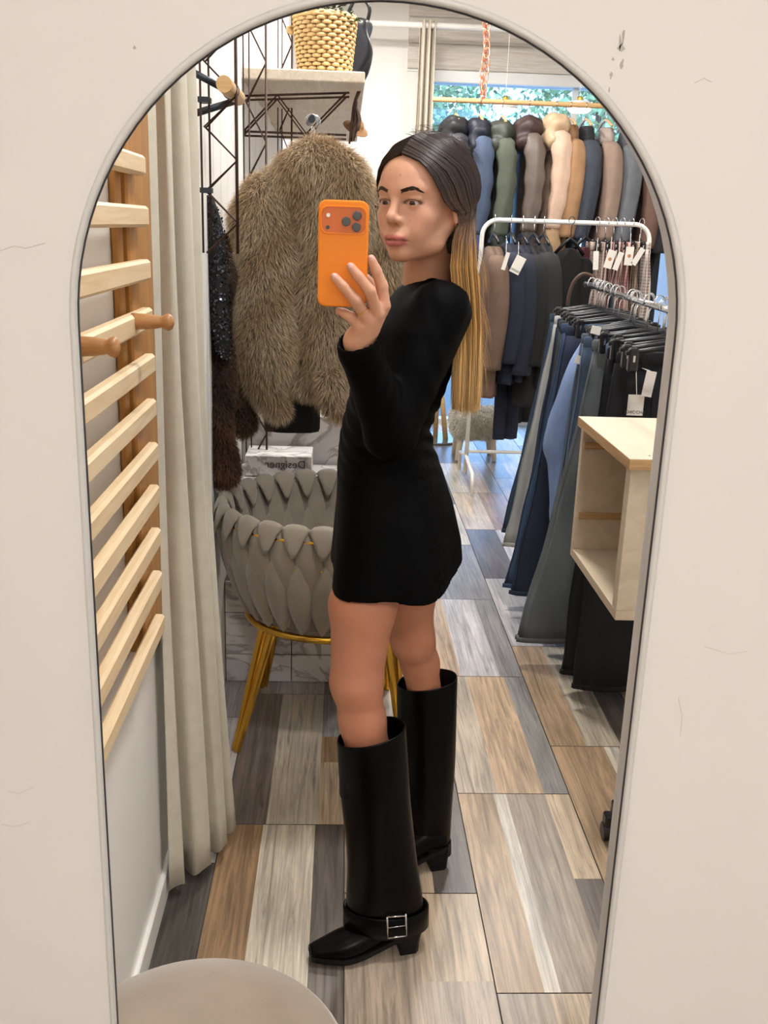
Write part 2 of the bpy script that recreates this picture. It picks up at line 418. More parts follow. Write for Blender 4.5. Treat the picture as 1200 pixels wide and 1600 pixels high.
# round ceiling lamps (the room's own lights; the last, at the back, is added)
def ceiling_light(x, y, z, r, lab):
    t = thing('ceiling_light', lab, 'lamp', (x, y, z))
    b = B(); b.lathe([(r*.9, .0), (r, -.01), (r, -.03), (r*.92, -.035)], (x, y, z), 32); b.make('housing', M['white_enamel'], t)
    b = B(); b.lathe([(r*.9, -.034), (r*.88, -.04), (r*.5, -.043)], (x, y, z), 32); b.make('diffuser', lampmat, t)
lampmat = mat('lamp_diffuser', (255, 240, 220), .5, emit=3.)
ceiling_light(.30, -1.05, 2.75, .16, 'round white ceiling lamp on the near side of the mirror wall')
ceiling_light(.48, 1.45, 3.07, .16, 'round white ceiling lamp above the woman')
ceiling_light(.35, 3.6, 3.07, .16, 'round white ceiling lamp above the braided armchair')
ceiling_light(1.1, 5.2, 3.07, .16, 'round white ceiling lamp above the white clothes rack')
ceiling_light(.30, 6.2, 3.045, .16, 'added round white ceiling lamp that brightens the back wall')  # body for the lamp added to brighten the back

# ---- floor: porcelain tiles, each printed with a few timber strips
gcol = dict(tan=(188, 160, 128), org=(152, 122, 90), pal=(206, 194, 174), tau=(172, 156, 138), drk=(112, 102, 94), chr=(84, 78, 72),
            gry=(150, 145, 140), wht=(222, 212, 196), lil=(190, 184, 182), bei=(204, 182, 154), rose=(196, 180, 158))
def floor_mat():
    m = bpy.data.materials.new('timber_print_tile'); m.use_nodes = True; nt = m.node_tree; N = nt.nodes; L = nt.links
    b = N['Principled BSDF']; b.inputs['Roughness'].default_value = .32; b.inputs['Specular IOR Level'].default_value = .5
    a = N.new('ShaderNodeAttribute'); a.attribute_name = 'col'
    g = N.new('ShaderNodeNewGeometry'); oi = N.new('ShaderNodeObjectInfo')
    ad = N.new('ShaderNodeVectorMath'); ad.operation = 'ADD'; L.new(g.outputs['Position'], ad.inputs[0])
    rv = N.new('ShaderNodeAttribute'); rv.attribute_name = 'seed'; L.new(rv.outputs['Vector'], ad.inputs[1])
    mp = N.new('ShaderNodeMapping'); mp.inputs['Scale'].default_value = (75, 3.0, 1); L.new(ad.outputs[0], mp.inputs[0])
    n = N.new('ShaderNodeTexNoise'); n.inputs['Scale'].default_value = 1.; n.inputs['Detail'].default_value = 9; n.inputs['Roughness'].default_value = .7
    n.inputs['Distortion'].default_value = .9
    L.new(mp.outputs[0], n.inputs['Vector'])
    r = N.new('ShaderNodeMapRange'); r.inputs[1].default_value = .3; r.inputs[2].default_value = .62; r.inputs[3].default_value = .36; r.inputs[4].default_value = 1.12
    L.new(n.outputs['Fac'], r.inputs[0])
    mp2 = N.new('ShaderNodeMapping'); mp2.inputs['Scale'].default_value = (9, 2.2, 1); L.new(ad.outputs[0], mp2.inputs[0])
    n2 = N.new('ShaderNodeTexNoise'); n2.inputs['Scale'].default_value = 1.6; n2.inputs['Detail'].default_value = 4; L.new(mp2.outputs[0], n2.inputs['Vector'])
    r2 = N.new('ShaderNodeMapRange'); r2.inputs[1].default_value = .3; r2.inputs[2].default_value = .7; r2.inputs[3].default_value = .8; r2.inputs[4].default_value = 1.14
    L.new(n2.outputs['Fac'], r2.inputs[0])
    mu = N.new('ShaderNodeMath'); mu.operation = 'MULTIPLY'; L.new(r.outputs[0], mu.inputs[0]); L.new(r2.outputs[0], mu.inputs[1])
    sc = N.new('ShaderNodeVectorMath'); sc.operation = 'SCALE'; L.new(a.outputs['Vector'], sc.inputs[0]); L.new(mu.outputs[0], sc.inputs['Scale'])
    L.new(sc.outputs[0], b.inputs['Base Color'])
    bp = N.new('ShaderNodeBump'); bp.inputs['Strength'].default_value = .06; bp.inputs['Distance'].default_value = .002
    L.new(n.outputs['Fac'], bp.inputs['Height']); L.new(bp.outputs[0], b.inputs['Normal'])
    return m
FM = floor_mat()
fl = B().box((XL-.1, -1.6, -.06), (XR+.1, YB+.1, -.006)).make('floor', M['grout'], kind='structure')
TW, TL = .3125, .73
special = {  # column, start of tile -> strips (fraction from, to, colour) or (from, to, [(end fraction, colour), ...])
    (2, 1.62): [(0, .32, 'tan'), (.32, .43, 'wht'), (.43, .78, 'tau'), (.78, 1, [(.5, 'drk'), (1, 'bei')])],
    (2, 2.35): [(0, .36, 'rose'), (.36, .78, 'tan'), (.78, 1, 'gry')],
    (2, 3.08): [(0, .3, 'tan'), (.3, .74, 'lil'), (.74, 1, 'gry')],
    (2, 3.81): [(0, .25, 'bei'), (.25, 1, 'gry')],
    (2, 4.54): [(0, .5, 'lil'), (.5, 1, 'pal')],
    (2, .89): [(0, .35, 'tau'), (.35, 1, 'bei')],
    (3, 1.88): [(0, .52, 'tan'), (.52, .66, 'wht'), (.66, 1, 'tau')],
    (3, 2.61): [(0, .36, 'tan'), (.36, .7, 'pal'), (.7, 1, [(.5, 'drk'), (1, 'pal')])],
    (3, 3.34): [(0, .55, 'lil'), (.55, 1, 'drk')],
    (3, 4.07): [(0, .5, 'drk'), (.5, 1, 'lil')],
    (3, 4.80): [(0, .5, 'bei'), (.5, 1, 'org')],
    (1, 1.20): [(0, .52, 'tau'), (.52, 1, [(.62, 'tau'), (1, 'bei')])],
    (1, 1.93): [(0, .5, 'tau'), (.5, .68, 'bei'), (.68, 1, 'drk')],
    (1, 2.66): [(0, .5, 'pal'), (.5, 1, 'tan')],
    (1, 3.39): [(0, .5, 'bei'), (.5, 1, 'lil')],
    (0, 1.47): [(0, .33, 'org'), (.33, .76, 'pal'), (.76, 1, 'drk')],
    (0, 2.20): [(0, .35, 'drk'), (.35, .78, 'pal'), (.78, 1, [(.42, 'bei'), (.62, 'org'), (1, 'gry')])],
    (0, .74): [(0, .4, 'tau'), (.4, 1, 'drk')],
    (-1, 1.31): [(.3, .7, 'chr'), (.7, 1, 'chr'), (0, .3, 'drk')],
    (-1, 2.04): [(0, .6, 'gry'), (.6, 1, 'lil')],
}
offs = {-1: 2.04, 0: 2.20, 1: 1.93, 2: 1.62, 3: 1.88, 4: 1.5, 5: 1.75, 6: 2.0}
keys_ = list(gcol)
for c in range(-1, 7):
    x0 = -.285+c*TW
    for k in range(-5, 9):
        y0 = offs[c]+k*TL
        if y0+TL < -1.55 or y0 > YB: continue
        st = None
        for (cc, yy), v in special.items():
            if cc == c and abs(yy-y0) < .05: st = v
        if st is None:
            cuts = sorted([0, 1]+[random.uniform(.25, .45), random.uniform(.6, .8)])
            st = [(cuts[i], cuts[i+1], random.choice(['tan', 'pal', 'gry', 'lil', 'bei', 'drk', 'tau'])) for i in range(len(cuts)-1)]
        gp = .0016; xa, xb, ya, yb = max(x0, XL-.02)+gp, min(x0+TW, XR+.05)-gp, y0+gp, min(y0+TL, YB+.05)-gp
        if xb <= xa: continue
        V = []; F = []; C = []; Sd = []
        def patch(x1, x2, y1, y2, z1, z2, col, sd):
            n = len(V); V.extend([(x1, y1, z2), (x2, y1, z2), (x2, y2, z2), (x1, y2, z2)]); F.append((n, n+1, n+2, n+3))
            C.extend([lin(col)]*4); Sd.extend([sd]*4)
        for f0, f1, col in st:
            rows = [(1, col)] if isinstance(col, str) else col
            l = 0
            for e, cn in rows:
                j = random.uniform(.94, 1.06); cc_ = tuple(min(255, q*j) for q in gcol[cn])
                x1 = max(xa, x0+f0*TW+(gp if f0 == 0 else 0)); x2 = min(xb, x0+f1*TW-(gp if f1 == 1 else 0))
                if x2 > x1: patch(x1, x2, max(ya, y0+l*TL), min(yb, y0+e*TL), 0, 0, cc_, (random.uniform(0, 9), random.uniform(0, 9), random.uniform(0, 50)))
                l = e
        n = len(V); V += [(xa, ya, 0), (xb, ya, 0), (xb, yb, 0), (xa, yb, 0), (xa, ya, -.008), (xb, ya, -.008), (xb, yb, -.008), (xa, yb, -.008)]
        F += [(n, n+4, n+5, n+1), (n+1, n+5, n+6, n+2), (n+2, n+6, n+7, n+3), (n+3, n+7, n+4, n)]
        C += [lin((120, 110, 100))]*8; Sd += [(0, 0, 0)]*8
        me = mesh('tile', V, F, np.array(C), smooth=False)
        at = me.attributes.new('seed', 'FLOAT_VECTOR', 'POINT'); at.data.foreach_set('vector', np.array(Sd, np.float32).ravel())
        ob('tile', me, FM, fl)
# ------------------------------------------------------------------ the woman
def px2m(Y): return Y/FPX
woman = thing('person', 'woman in a short black long-sleeved dress and tall black boots holding up an orange phone', 'person', (.1, 1.87, 0))
YAW = math.radians(39); HS = .965
fd = np.array([-math.sin(YAW), -math.cos(YAW), -.02]); fd /= np.linalg.norm(fd)
sd = np.array([math.cos(YAW), -math.sin(YAW), 0.]); ud = np.cross(sd, -fd); ud = ud if ud[2] > 0 else -ud
EYE = P(625, 317, 1.785); HC = EYE-fd*.072*HS
HM = np.stack([fd, sd, ud], 1)               # world = HC + HM @ (f, s, u) * HS
def hw(f, s, u): return HC+HM@np.array([f, s, u])*HS
def head_local(p): return ((p-HC)@HM)/HS
def head_sd(q):
    """q in head coordinates: f forward, s side, u up; eyes at u = 0"""
    a = q.copy(); a[:, 1] = np.abs(q[:, 1])
    d = ell_sd(q, (-.010, 0, .030), (.092, .0735, .082))
    d = smin(d, ell_sd(q, (.030, 0, .028), (.052, .056, .058)), .03)
    d = smin(d, ell_sd(q, (.030, 0, -.041), (.052, .049, .061)), .025)
    d = smin(d, cap_sd(a, (-.012, .054, -.036), (.022, .045, -.070), .0135, .0125), .025)
    d = smin(d, cap_sd(a, (.022, .045, -.070), (.066, .010, -.088), .0125, .0125), .022)
    d = smin(d, sph_sd(q, (.071, 0, -.0865), .0145), .016)
    d = smin(d, sph_sd(a, (.050, .040, -.024), .021), .022)       # cheekbones
    d = smin(d, sph_sd(a, (.058, .026, -.052), .020), .022)
    d = smin(d, cap_sd(a, (.076, .010, .020), (.064, .042, .023), .0095, .008), .016)
    d = smax(d, -ell_sd(a, (.093, .0305, .001), (.021, .0185, .0125)), .011)   # eye sockets
    d = smin(d, cap_sd(q, (.0790, 0, .018), (.0965, 0, -.022), .0065, .0082), .011)   # nose bridge
    d = smin(d, sph_sd(q, (.0990, 0, -.0270), .0086), .009)
    d = smin(d, ell_sd(a, (.0855, .0108, -.0302), (.0105, .0066, .0072)), .007)
    d = smax(d, -ell_sd(a, (.0920, .0062, -.0380), (.0055, .0032, .0042)), .003)
    # lids: a shell round the eyeball, opened by an almond
    ec = np.array([.0655, .0305, 0.0]); lid = sph_sd(a, ec, .0142)
    lid = smax(lid, -(np.sqrt(((a[:, 1]-ec[1])/.0142)**2+((a[:, 2]-ec[2]+.0002*0-.0006)/.0036)**2)-1)*.0036-0*lid, .0012)
    lid = np.where(a[:, 0] < .060, sph_sd(a, ec, .0142), lid)
    d = smin(d, lid, .0045)
    d = smin(d, cap_sd(a, (.0775, .0175, .0095), (.0735, .044, .0075), .0028, .0026), .006)
    # lips
    d = smin(d, ell_sd(q, (.0805, 0, -.058), (.0140, .0230, .014)), .014)
    d = smin(d, ell_sd(a, (.0905, .0070, -.0600), (.0070, .0125, .0048)), .006)
    d = smin(d, ell_sd(q, (.0895, 0, -.0700), (.0085, .0165, .0064)), .006)
    d = smax(d, -cap_sd(a, (.0985, 0, -.0645), (.0790, .0250, -.0650), .0016, .0010), .0035)
    d = smin(d, ell_sd(a, (-.012, .0745, -.012), (.019, .0075, .031)), .006)       # ears
    d = smax(d, -ell_sd(a, (-.007, .0835, -.008), (.011, .0065, .019)), .005)
    return d
# body, hand and legs
HIP = P(600, 850, 1.88)
limbs = [
    (hw(-.030, 0, -.05), P(668, 436, 1.875), .045, .047, .03),
    (P(668, 465, 1.88), P(654, 525, 1.88), .038, .058, .015),
    (P(645, 545, 1.88), P(606, 650, 1.88), .072, .056, .04),
    (P(686, 484, 1.80), P(668, 480, 1.98), .030, .030, .03),
    (P(606, 650, 1.88), P(615, 800, 1.88), .062, .080, .05),
    # near leg
    (P(596, 850, 1.82), P(567, 945, 1.775), .060, .0635, .03), (P(567, 945, 1.775), P(557, 1065, 1.765), .0635, .0505, .02),
    (P(557, 1065, 1.765), P(566, 1125, 1.765), .0490, .0445, .02), (P(566, 1125, 1.765), P(582, 1210, 1.76), .0445, .046, .02),
    (P(582, 1210, 1.76), P(603, 1400, 1.755), .046, .028, .02),
    # far leg
    (P(638, 850, 1.94), P(632, 930, 1.985), .060, .064, .03), (P(632, 930, 1.985), P(645, 1000, 2.0), .064, .0475, .02),
    (P(645, 1000, 2.0), P(656, 1035, 2.025), .0455, .041, .02), (P(656, 1035, 2.025), P(668, 1110, 2.045), .041, .038, .02),
    (P(668, 1110, 2.045), P(674, 1310, 2.05), .038, .025, .02),
    # near arm
    (P(684, 492, 1.765), P(612, 668, 1.70), .036, .033, .02), (P(612, 668, 1.70), P(562, 535, 1.622), .033, .026, .02),
    # far arm, hanging
    (P(668, 490, 2.0), P(636, 660, 2.03), .034, .030, .02), (P(636, 660, 2.03), P(610, 800, 1.99), .030, .022, .02),
]
WR = P(561, 532, 1.622); KN = [P(600, 478, 1.604), P(590, 491, 1.598), P(575, 501, 1.597), P(561, 509, 1.602)]
hand = [(WR, P(575, 512, 1.612), .0235, .020, .012)]
for i, k in enumerate(KN): hand.append((P(569, 516, 1.615), k, .0165, .0105, .010))
fing = [  # knuckle, middle joint, last joint, tip
    (KN[0], P(597, 447, 1.603), P(588, 423, 1.598), P(580, 405, 1.596), .0102, .0072),
    (KN[1], P(578, 455, 1.5790), P(561, 433, 1.5780), P(548, 417, 1.5800), .0100, .0070),
    (KN[2], P(556, 470, 1.5785), P(537, 448, 1.5780), P(523, 433, 1.5800), .0098, .0068),
    (KN[3], P(549, 496, 1.597), P(539, 490, 1.603), P(530, 486, 1.609), .0090, .0062),
    (P(584, 512, 1.622), P(597, 484, 1.628), P(588, 455, 1.627), P(572, 436, 1.622), .0115, .0085),
]
for a, b_, c, e, r0, r1 in fing:
    hand += [(a, b_, r0, r0*.95, .004), (b_, c, r0*.96, (r0+r1)*.48, .003), (c, e, (r0+r1)*.49, r1, .003)]
FH = P(606, 812, 1.985); hand2 = [(P(610, 800, 1.99), P(603, 850, 1.975), .024, .02, .012)]
for i in range(4):
    a = P(606-5*i+8, 852, 1.965+.018*i-.02); e = a+np.array([-.02, -.005, -.062+.006*abs(i-1.3)]); m_ = (a+e)/2+np.array([.006, 0, 0])
    hand2 += [(a, m_, .0095, .0085, .004), (m_, e, .0085, .007, .003)]
hand2 += [(P(603, 820, 1.965), P(592, 862, 1.95), .011, .008, .005)]
def body_f(p):
    d = np.full(len(p), 9.)
    for a, b_, ra, rb, k in limbs:
        c = (a+b_)/2; R_ = np.linalg.norm(b_-a)/2+max(ra, rb)+.1
        m_ = ((p-c)**2).sum(1) < R_*R_
        if m_.any(): d[m_] = smin(d[m_], cap_sd(p[m_], a, b_, ra, rb), k)
        d[~m_] = np.minimum(d[~m_], np.sqrt(((p[~m_]-c)**2).sum(1))-R_+.1)
    # knee caps and calf swell
    for c, R_, set_ in ((WR*.4+KN[1]*.6, .22, hand), (FH, .22, hand2)):
        r = np.sqrt(((p-c)**2).sum(1)); m_ = r < R_
        if m_.any():
            q = p[m_]; h = np.full(len(q), 9.)
            for a, b_, ra, rb, k in set_: h = smin(h, cap_sd(q, a, b_, ra, rb), k)
            d[m_] = smin(d[m_], h, .010)
    r = np.sqrt(((p-HC)**2).sum(1)); m_ = r < .21
    if m_.any(): d[m_] = smin(d[m_], head_sd(head_local(p[m_]))*HS, .014)
    d[~m_] = np.minimum(d[~m_], np.maximum(r[~m_]-.17, .03))
    return d
skV, skF = sdf(body_f, (-.16, 1.50, .08), (.36, 2.18, 1.68), .0022)
def skin_cols(V):
    q = head_local(V); c = np.tile(np.array(lin((206, 152, 122))), (len(V), 1)); a1 = np.abs(q[:, 1])
    def mix(w, rgb): c[:] = c*(1-w[:, None])+np.array(lin(rgb))*w[:, None]
    sm = lambda d, s: np.clip(.5-d/s, 0, 1)
    hm = (np.sqrt((q**2).sum(1)) < .2) & (q[:, 2] > -.13)
    legs = V[:, 2] < .85
    mix(legs*.8, (184, 118, 88))
    # cheeks, lips
    mix(hm*np.exp(-(((q[:, 0]-.06)/.02)**2+((a1-.036)/.02)**2+((q[:, 2]+.035)/.02)**2))*.28, (198, 112, 96))
    mix(hm*np.exp(-(((q[:, 0]-.1)/.012)**2+((q[:, 1])/.012)**2+((q[:, 2]+.03)/.01)**2))*.25, (200, 120, 104))
    up = np.sqrt((a1/.0245)**2+((q[:, 2]+.0612)/.0064)**2)-1; lo_ = np.sqrt((a1/.0235)**2+((q[:, 2]+.0685)/.0085)**2)-1
    lip = hm*(q[:, 0] > .07)*np.clip(.5-np.minimum(up, lo_)/.3, 0, 1); mix(lip*.85, (186, 98, 92))
    seam = hm*(q[:, 0] > .07)*np.exp(-((q[:, 2]+.0646)/.0013)**2)*(a1 < .024); mix(seam*.75, (110, 48, 44))
    # eye rims
    e = np.sqrt(((a1-.0305)/.0150)**2+((q[:, 2]-.0006)/.0052)**2)
    mix(hm*(q[:, 0] > .055)*np.exp(-((e-1)/.20)**2)*.95*(q[:, 2] > -.002), (44, 26, 20))
    mix(hm*(q[:, 0] > .055)*np.exp(-((e-1)/.18)**2)*.35*(q[:, 2] <= -.003), (120, 74, 60))
    mix(hm*np.exp(-((q[:, 0]-.055)/.025)**2-(np.maximum(a1-.0305, 0)/.012)**2-((a1-.03)/.02)**4-((q[:, 2]+.013)/.005)**2)*.25, (160, 100, 84))
    for s_, u_, f_, w_ in ((.010, .047, .08, .9), (.028, -.030, .07, .5), (-.016, .056, .07, .3)):
        mix(hm*np.exp(-(((q[:, 1]-s_)**2+(q[:, 2]-u_)**2)/.0013**2)**2)*(q[:, 0] > .03)*w_, (70, 40, 32))
    # knuckles and knees a little redder
    for k in KN: mix(np.exp(-((V-k)**2).sum(1)/.009**2)*.25, (190, 110, 92))
    return c
skin = mat('skin', (206, 152, 122), .52, bump=.05, bscale=260, attr=True, var=.03, vscale=40)
_b = skin.node_tree.nodes['Principled BSDF']; _b.inputs['Subsurface Weight'].default_value = .08
_b.inputs['Subsurface Radius'].default_value = (.012, .005, .003); _b.inputs['Subsurface Scale'].default_value = 1
ob('body', mesh('body', skV, skF, skin_cols(skV)), skin, woman)
# eyes
def eye_mesh(side):
    n, k = 28, 20; V = []; C = []; c0 = np.array([.0655, .0305*side, 0.]); g = _n([1, .02, -.12])
    a = _n(np.cross(g, [0, 0, 1])); b2 = np.cross(a, g)
    for i in range(k+1):
        th = math.pi*(i/k)**1.4
        for j in range(n):
            t = 2*math.pi*j/n; v = g*math.cos(th)+math.sin(th)*(a*math.cos(t)+b2*math.sin(t))
            V.append(hw(*(c0+v*.0128)))
            deg = math.degrees(th); C.append(lin((8, 6, 6)) if deg < 11 else lin((74, 49, 34)) if deg < 25 else lin((46, 31, 23)) if deg < 29 else lin((196, 182, 174)))
    F = np.array([(i*n+j, i*n+(j+1) % n, (i+1)*n+(j+1) % n, (i+1)*n+j) for i in range(k) for j in range(n)])
    return V, F, np.array(C)
eyemat = mat('eyeball', (220, 210, 205), .12, attr=True)
for s_ in (1, -1):
    V, F, C = eye_mesh(s_); ob('eye', mesh('eye', V, F, C), eyemat, woman)
# brows and lashes as short hairs on the skin
def snap(f, s, u, lift=.0006):
    q = np.array([[f, s, u]]); lo_, hi_ = .03, .12
    fs = np.linspace(.12, .03, 120); d = head_sd(np.stack([fs, np.full(120, s), np.full(120, u)], 1)); i = np.argmax(d < 0)
    return np.array([fs[i]+lift, s, u])
browmat = mat('brow_hair', (56, 39, 31), .7)
for side in (1, -1):
    b = B()
    for i in range(230):
        t = random.random(); s0 = .0135+t*.034; u0 = .0188+.0066*math.sin(min(1, t*1.25)*math.pi*.62)-.006*max(0, t-.72)/.28
        th = (.0062 if t < .5 else .0062*(1-t)/.5+.0010); u1 = u0+random.uniform(-.5, .5)*th
        a = snap(0, s0*side, u1); e = snap(0, (s0+.0055)*side, u1+.0016*(1-2*t), .0009)
        b.tube([hw(*a), hw(*((a+e)/2+[.0003, 0, 0])), hw(*e)], [.00042, .0004, .0001], 3, False)
    b.make('eyebrow', browmat, woman)
# nails
nailmat = mat('nail', (226, 176, 164), .25, coat=.4)
for (a, b_, c, e, r0, r1), vis in zip(fing, (1, 1, 1, 0, 0)):
    if not vis: continue
    ax = _n(e-c); nrm = np.array([.25, -1., .1]); nrm = _n(nrm-ax*(nrm@ax)); sdv = np.cross(ax, nrm); bb = B(); R_ = []
    for i in range(7):
        t = i/6; w = r1*.86*math.sin(math.pi*(.18+.72*t))**.5; R_.append([e+ax*(t*1.55-.75)*r1+sdv*(w*x)+nrm*(r1*(1.03-.45*x*x)+(-.0006 if (x in (-1, 1)) else 0)) for x in (-1, -.6, 0, .6, 1)]+[e+ax*(t*1.55-.75)*r1+nrm*r1*.4])
    bb.rings(R_); bb.make('nail', nailmat, woman, smooth=True)
# ring on the ring finger and small hoops
b = B(); k = KN[2]*.45+fing[2][1]*.55; ax = _n(fing[2][1]-KN[2]); u_ = _n(np.cross(ax, [0, 0, 1])); w_ = np.cross(ax, u_)
b.tube([k+.0104*(math.cos(t)*u_+math.sin(t)*w_) for t in np.linspace(0, 2*math.pi, 25)], .0006, 6, False); b.make('ring', M['gold'], woman, smooth=True)
for i, (f_, u_) in enumerate(((-.004, -.040), (-.011, -.036), (-.018, -.031))):
    b = B(); c = np.array([f_, .079, u_-.0045]); b.tube([hw(*(c+np.array([math.cos(t)*.0015, math.sin(t)*.0030, math.cos(t)*.0048]))) for t in np.linspace(0, 2*math.pi, 19)], .0008, 6, False)
    b.make('earring', M['chrome'], woman, smooth=True)

# dress
rows = [(436, 642, 700, .055), (452, 622, 711, .105), (472, 606, 717, .150), (505, 580, 722, .175), (540, 562, 716, .170), (580, 552, 704, .155), (625, 545, 688, .135),
        (662, 536, 672, .125), (690, 531, 676, .132), (730, 527, 690, .150), (790, 525, 705, .172), (850, 521, 714, .185), (900, 517, 716, .192), (960, 512, 716, .198)]
RW = []
for py, l, r, ry in rows:
    a, b_ = P(l, py, 1.88), P(r, py, 1.88); RW.append(((a[2]+b_[2])/2, (a[0]+b_[0])/2, (b_[0]-a[0])/2, ry))
RW = np.array(RW)[::-1]
HEM = P(600, 939, 1.72)[2]
cuffd = _n(P(562, 528, 1.62)-P(612, 668, 1.70)); cuffp = P(560, 527, 1.62)
sh = P(688, 487, 1.760); el = P(610, 676, 1.70)
def dress_f(p):
    z = p[:, 2]; cx = np.interp(z, RW[:, 0], RW[:, 1]); rx = np.interp(z, RW[:, 0], RW[:, 2]); ry = np.interp(z, RW[:, 0], RW[:, 3])
    x = p[:, 0]-cx; y = p[:, 1]-1.88
    x = x-.22*y*np.clip(x/rx, 0, 1)*np.clip((HEM+.3-z)/.25, 0, 1)
    th = np.arctan2(y/ry, x/rx)
    fl = np.clip((HEM+.22-z)/.22, 0, 1)*.007*np.sin(5*th+1.)
    waist = np.exp(-((z-RW[6][0])/.07)**2)*.003*np.sin(z*210+5*np.sin(2*th)+2*x/.05)
    pw = 2+1.2*np.clip((HEM+.33-z)/.25, 0, 1)
    ax_, ay_ = np.abs(x/rx)+1e-6, np.abs(y/ry)+1e-6; k0 = (ax_**pw+ay_**pw)**(1/pw)
    k1 = np.sqrt((ax_**(pw-1)/rx)**2+(ay_**(pw-1)/ry)**2)/k0**(pw-1)
    d = (k0-1)/k1-fl-waist
    d = smax(d, z-P(664, 428, 1.88)[2], .012)
    g = p-HC; nk = cap_sd(p, P(668, 450, 1.88), P(662, 395, 1.875), .0445, .0445); d = smax(d, -nk, .006)
    arm = smin(cap_sd(p, sh, el, .056, .046), cap_sd(p, el, P(563, 548, 1.625), .045, .036), .02)
    wr = .0009*np.sin(90*(p@cuffd)+6*np.sin(40*p[:, 0]))
    arm = smin(arm-wr, cap_sd(p, P(563, 548, 1.625), cuffp, .036, .037), .01)
    arm = smax(arm, (p-cuffp)@cuffd, .003); arm = smax(arm, -smax(cap_sd(p, cuffp-cuffd*.02, cuffp+cuffd*.05, .0335, .0335), -((p-cuffp)@cuffd)-.03, .002), .002)
    d = smin(d, arm, .022)
    arm2 = smin(cap_sd(p, P(668, 480, 2.015), P(636, 660, 2.03), .052, .042), cap_sd(p, P(636, 660, 2.03), P(611, 795, 1.99), .041, .034), .02)
    d = smin(d, arm2, .02)
    tilt = HEM+.005*np.sin(3*th+.5)+.012*np.clip((x-.02)/.1, 0, 1)
    inner = np.maximum(d+.007, z-(HEM+.25)); d = np.maximum(d, tilt-z); d = np.maximum(d, -inner)
    return d
dV, dF = sdf(dress_f, (-.2, 1.5, .75), (.4, 2.2, 1.46), .0042, slack=2.0)
dressmat = mat('black_jersey', (2, 2, 3), .65, bump=.06, bscale=500, spec=.07)
dr = ob('dress', mesh('dress', dV, dF), dressmat, woman)
# flap seam on the skirt and shoulder seam
b = B()
for Yo in (0,):
    pts = [P(704, 880, 1.80), P(703, 830, 1.79)]
# boots
leather = mat('black_leather', (3, 2, 2), .32, bump=.12, bscale=35, spec=.14)
leather2 = mat('black_sole', (8, 7, 7), .55, spec=.3)
def boot(rws, Y, heel, toe, strap, lab):
    t = ob('boot', None, None, woman); t.location = Vector(heel)-woman.location; t['label'] = lab
    R_ = []
    for py, l, r, tl in spline(rws, 26):
        a, b_ = P(l, py, Y), P(r, py, Y); c = (a+b_)/2; rx = (b_[0]-a[0])/2
        g = ell(c, rx, rx*(.80-.28*max(0, len(R_)-8)/17), 40, 0, .012, 3, py*.02); g[:, 2] += tl*(g[:, 0]-c[0])/rx; R_.append(g)
    top = R_[0]; cc = top.mean(0)
    inn = [cc+(top-cc)*k+np.array([0, 0, dz]) for k, dz in ((.985, .004), (.955, .002), (.94, -.03), (.90, -.12))]
    b = B(); b.rings(inn[::-1]+R_, cap=(False, True)); b.make('shaft', leather, t, smooth=True)
    # strap
    py0, py1, l, r = strap; b = B(); rr = []
    for py, k in ((py0, 1.0), (py0+1, 1.03), (py1-1, 1.03), (py1, 1.0), (py1, .94), (py0, .94)):
        a, b_ = P(l, py, Y), P(r, py, Y); rr.append(ell((a+b_)/2, (b_[0]-a[0])/2*k, (b_[0]-a[0])/2*.58*k, 40))
    rr.append(rr[0]); b.rings(rr, cap=(False, False)); sp = b.make('strap', leather, t, smooth=True)
    # foot
    d = _n(toe-heel); s_ = np.array([-d[1], d[0], 0]); L_ = np.linalg.norm(toe-heel)
    prof = [(-.018, .026, .060, .095), (-.005, .033, .055, .105), (.03, .036, .045, .116), (.07, .036, .028, .098), (.11, .040, .016, .070), (.145, .041, .0125, .058), (.18, .032, .013, .046), (.215, .017, .015, .036), (L_+.003, .005, .016, .027)]
    prof = spline(prof, 24); R2 = []; RS = []
    for u, w, z0, z1 in prof:
        n_ = 20; tt = np.linspace(0, 2*math.pi, n_, endpoint=False); ring = []; rs = []
        for q in tt:
            zz = (z0+z1)/2+(z1-z0)/2*math.sin(q); ring.append(heel+d*u+s_*(w*math.cos(q)*(1 if math.sin(q) < 0 else .9))+np.array([0, 0, zz]))
        for (sx, dz) in ((-1, 0), (-1, -1), (1, -1), (1, 0)): rs.append(heel+d*u+s_*(w*1.03*sx)+np.array([0, 0, max(.0, z0-.002+.012)+dz*.011]))
        R2.append(ring); RS.append(rs)
    B().rings(R2).make('foot', leather, t, smooth=True)
    B().rings(RS).make('sole', leather2, t)
    hb = []
    for z, a0, a1, w in ((0, -.020, .022, .026), (.02, -.021, .022, .026), (.045, -.024, .026, .03), (.066, -.026, .036, .032)):
        hb.append([heel+d*(-a if False else x)+s_*(w*y)+np.array([0, 0, z]) for x, y in ((a0, -.7), (a0+.008, -1), (a1, -1), (a1, 1), (a0+.008, 1), (a0, .7))])
    B().rings(hb).make('heel', leather2, t)
    return t, sp
h1 = PZ(636, 1478, 0); t1 = PZ(494, 1500, 0); h1[1] += .0
bt, sp = boot([(1146, 527, 634, .019), (1200, 530, 638, .014), (1260, 535, 642, .008), (1340, 541, 650, .002), (1400, 541, 660, 0), (1432, 543, 664, 0)], 1.755, h1, t1, (1412, 1443, 538, 668), 'nearer boot, square buckle on its ankle strap')
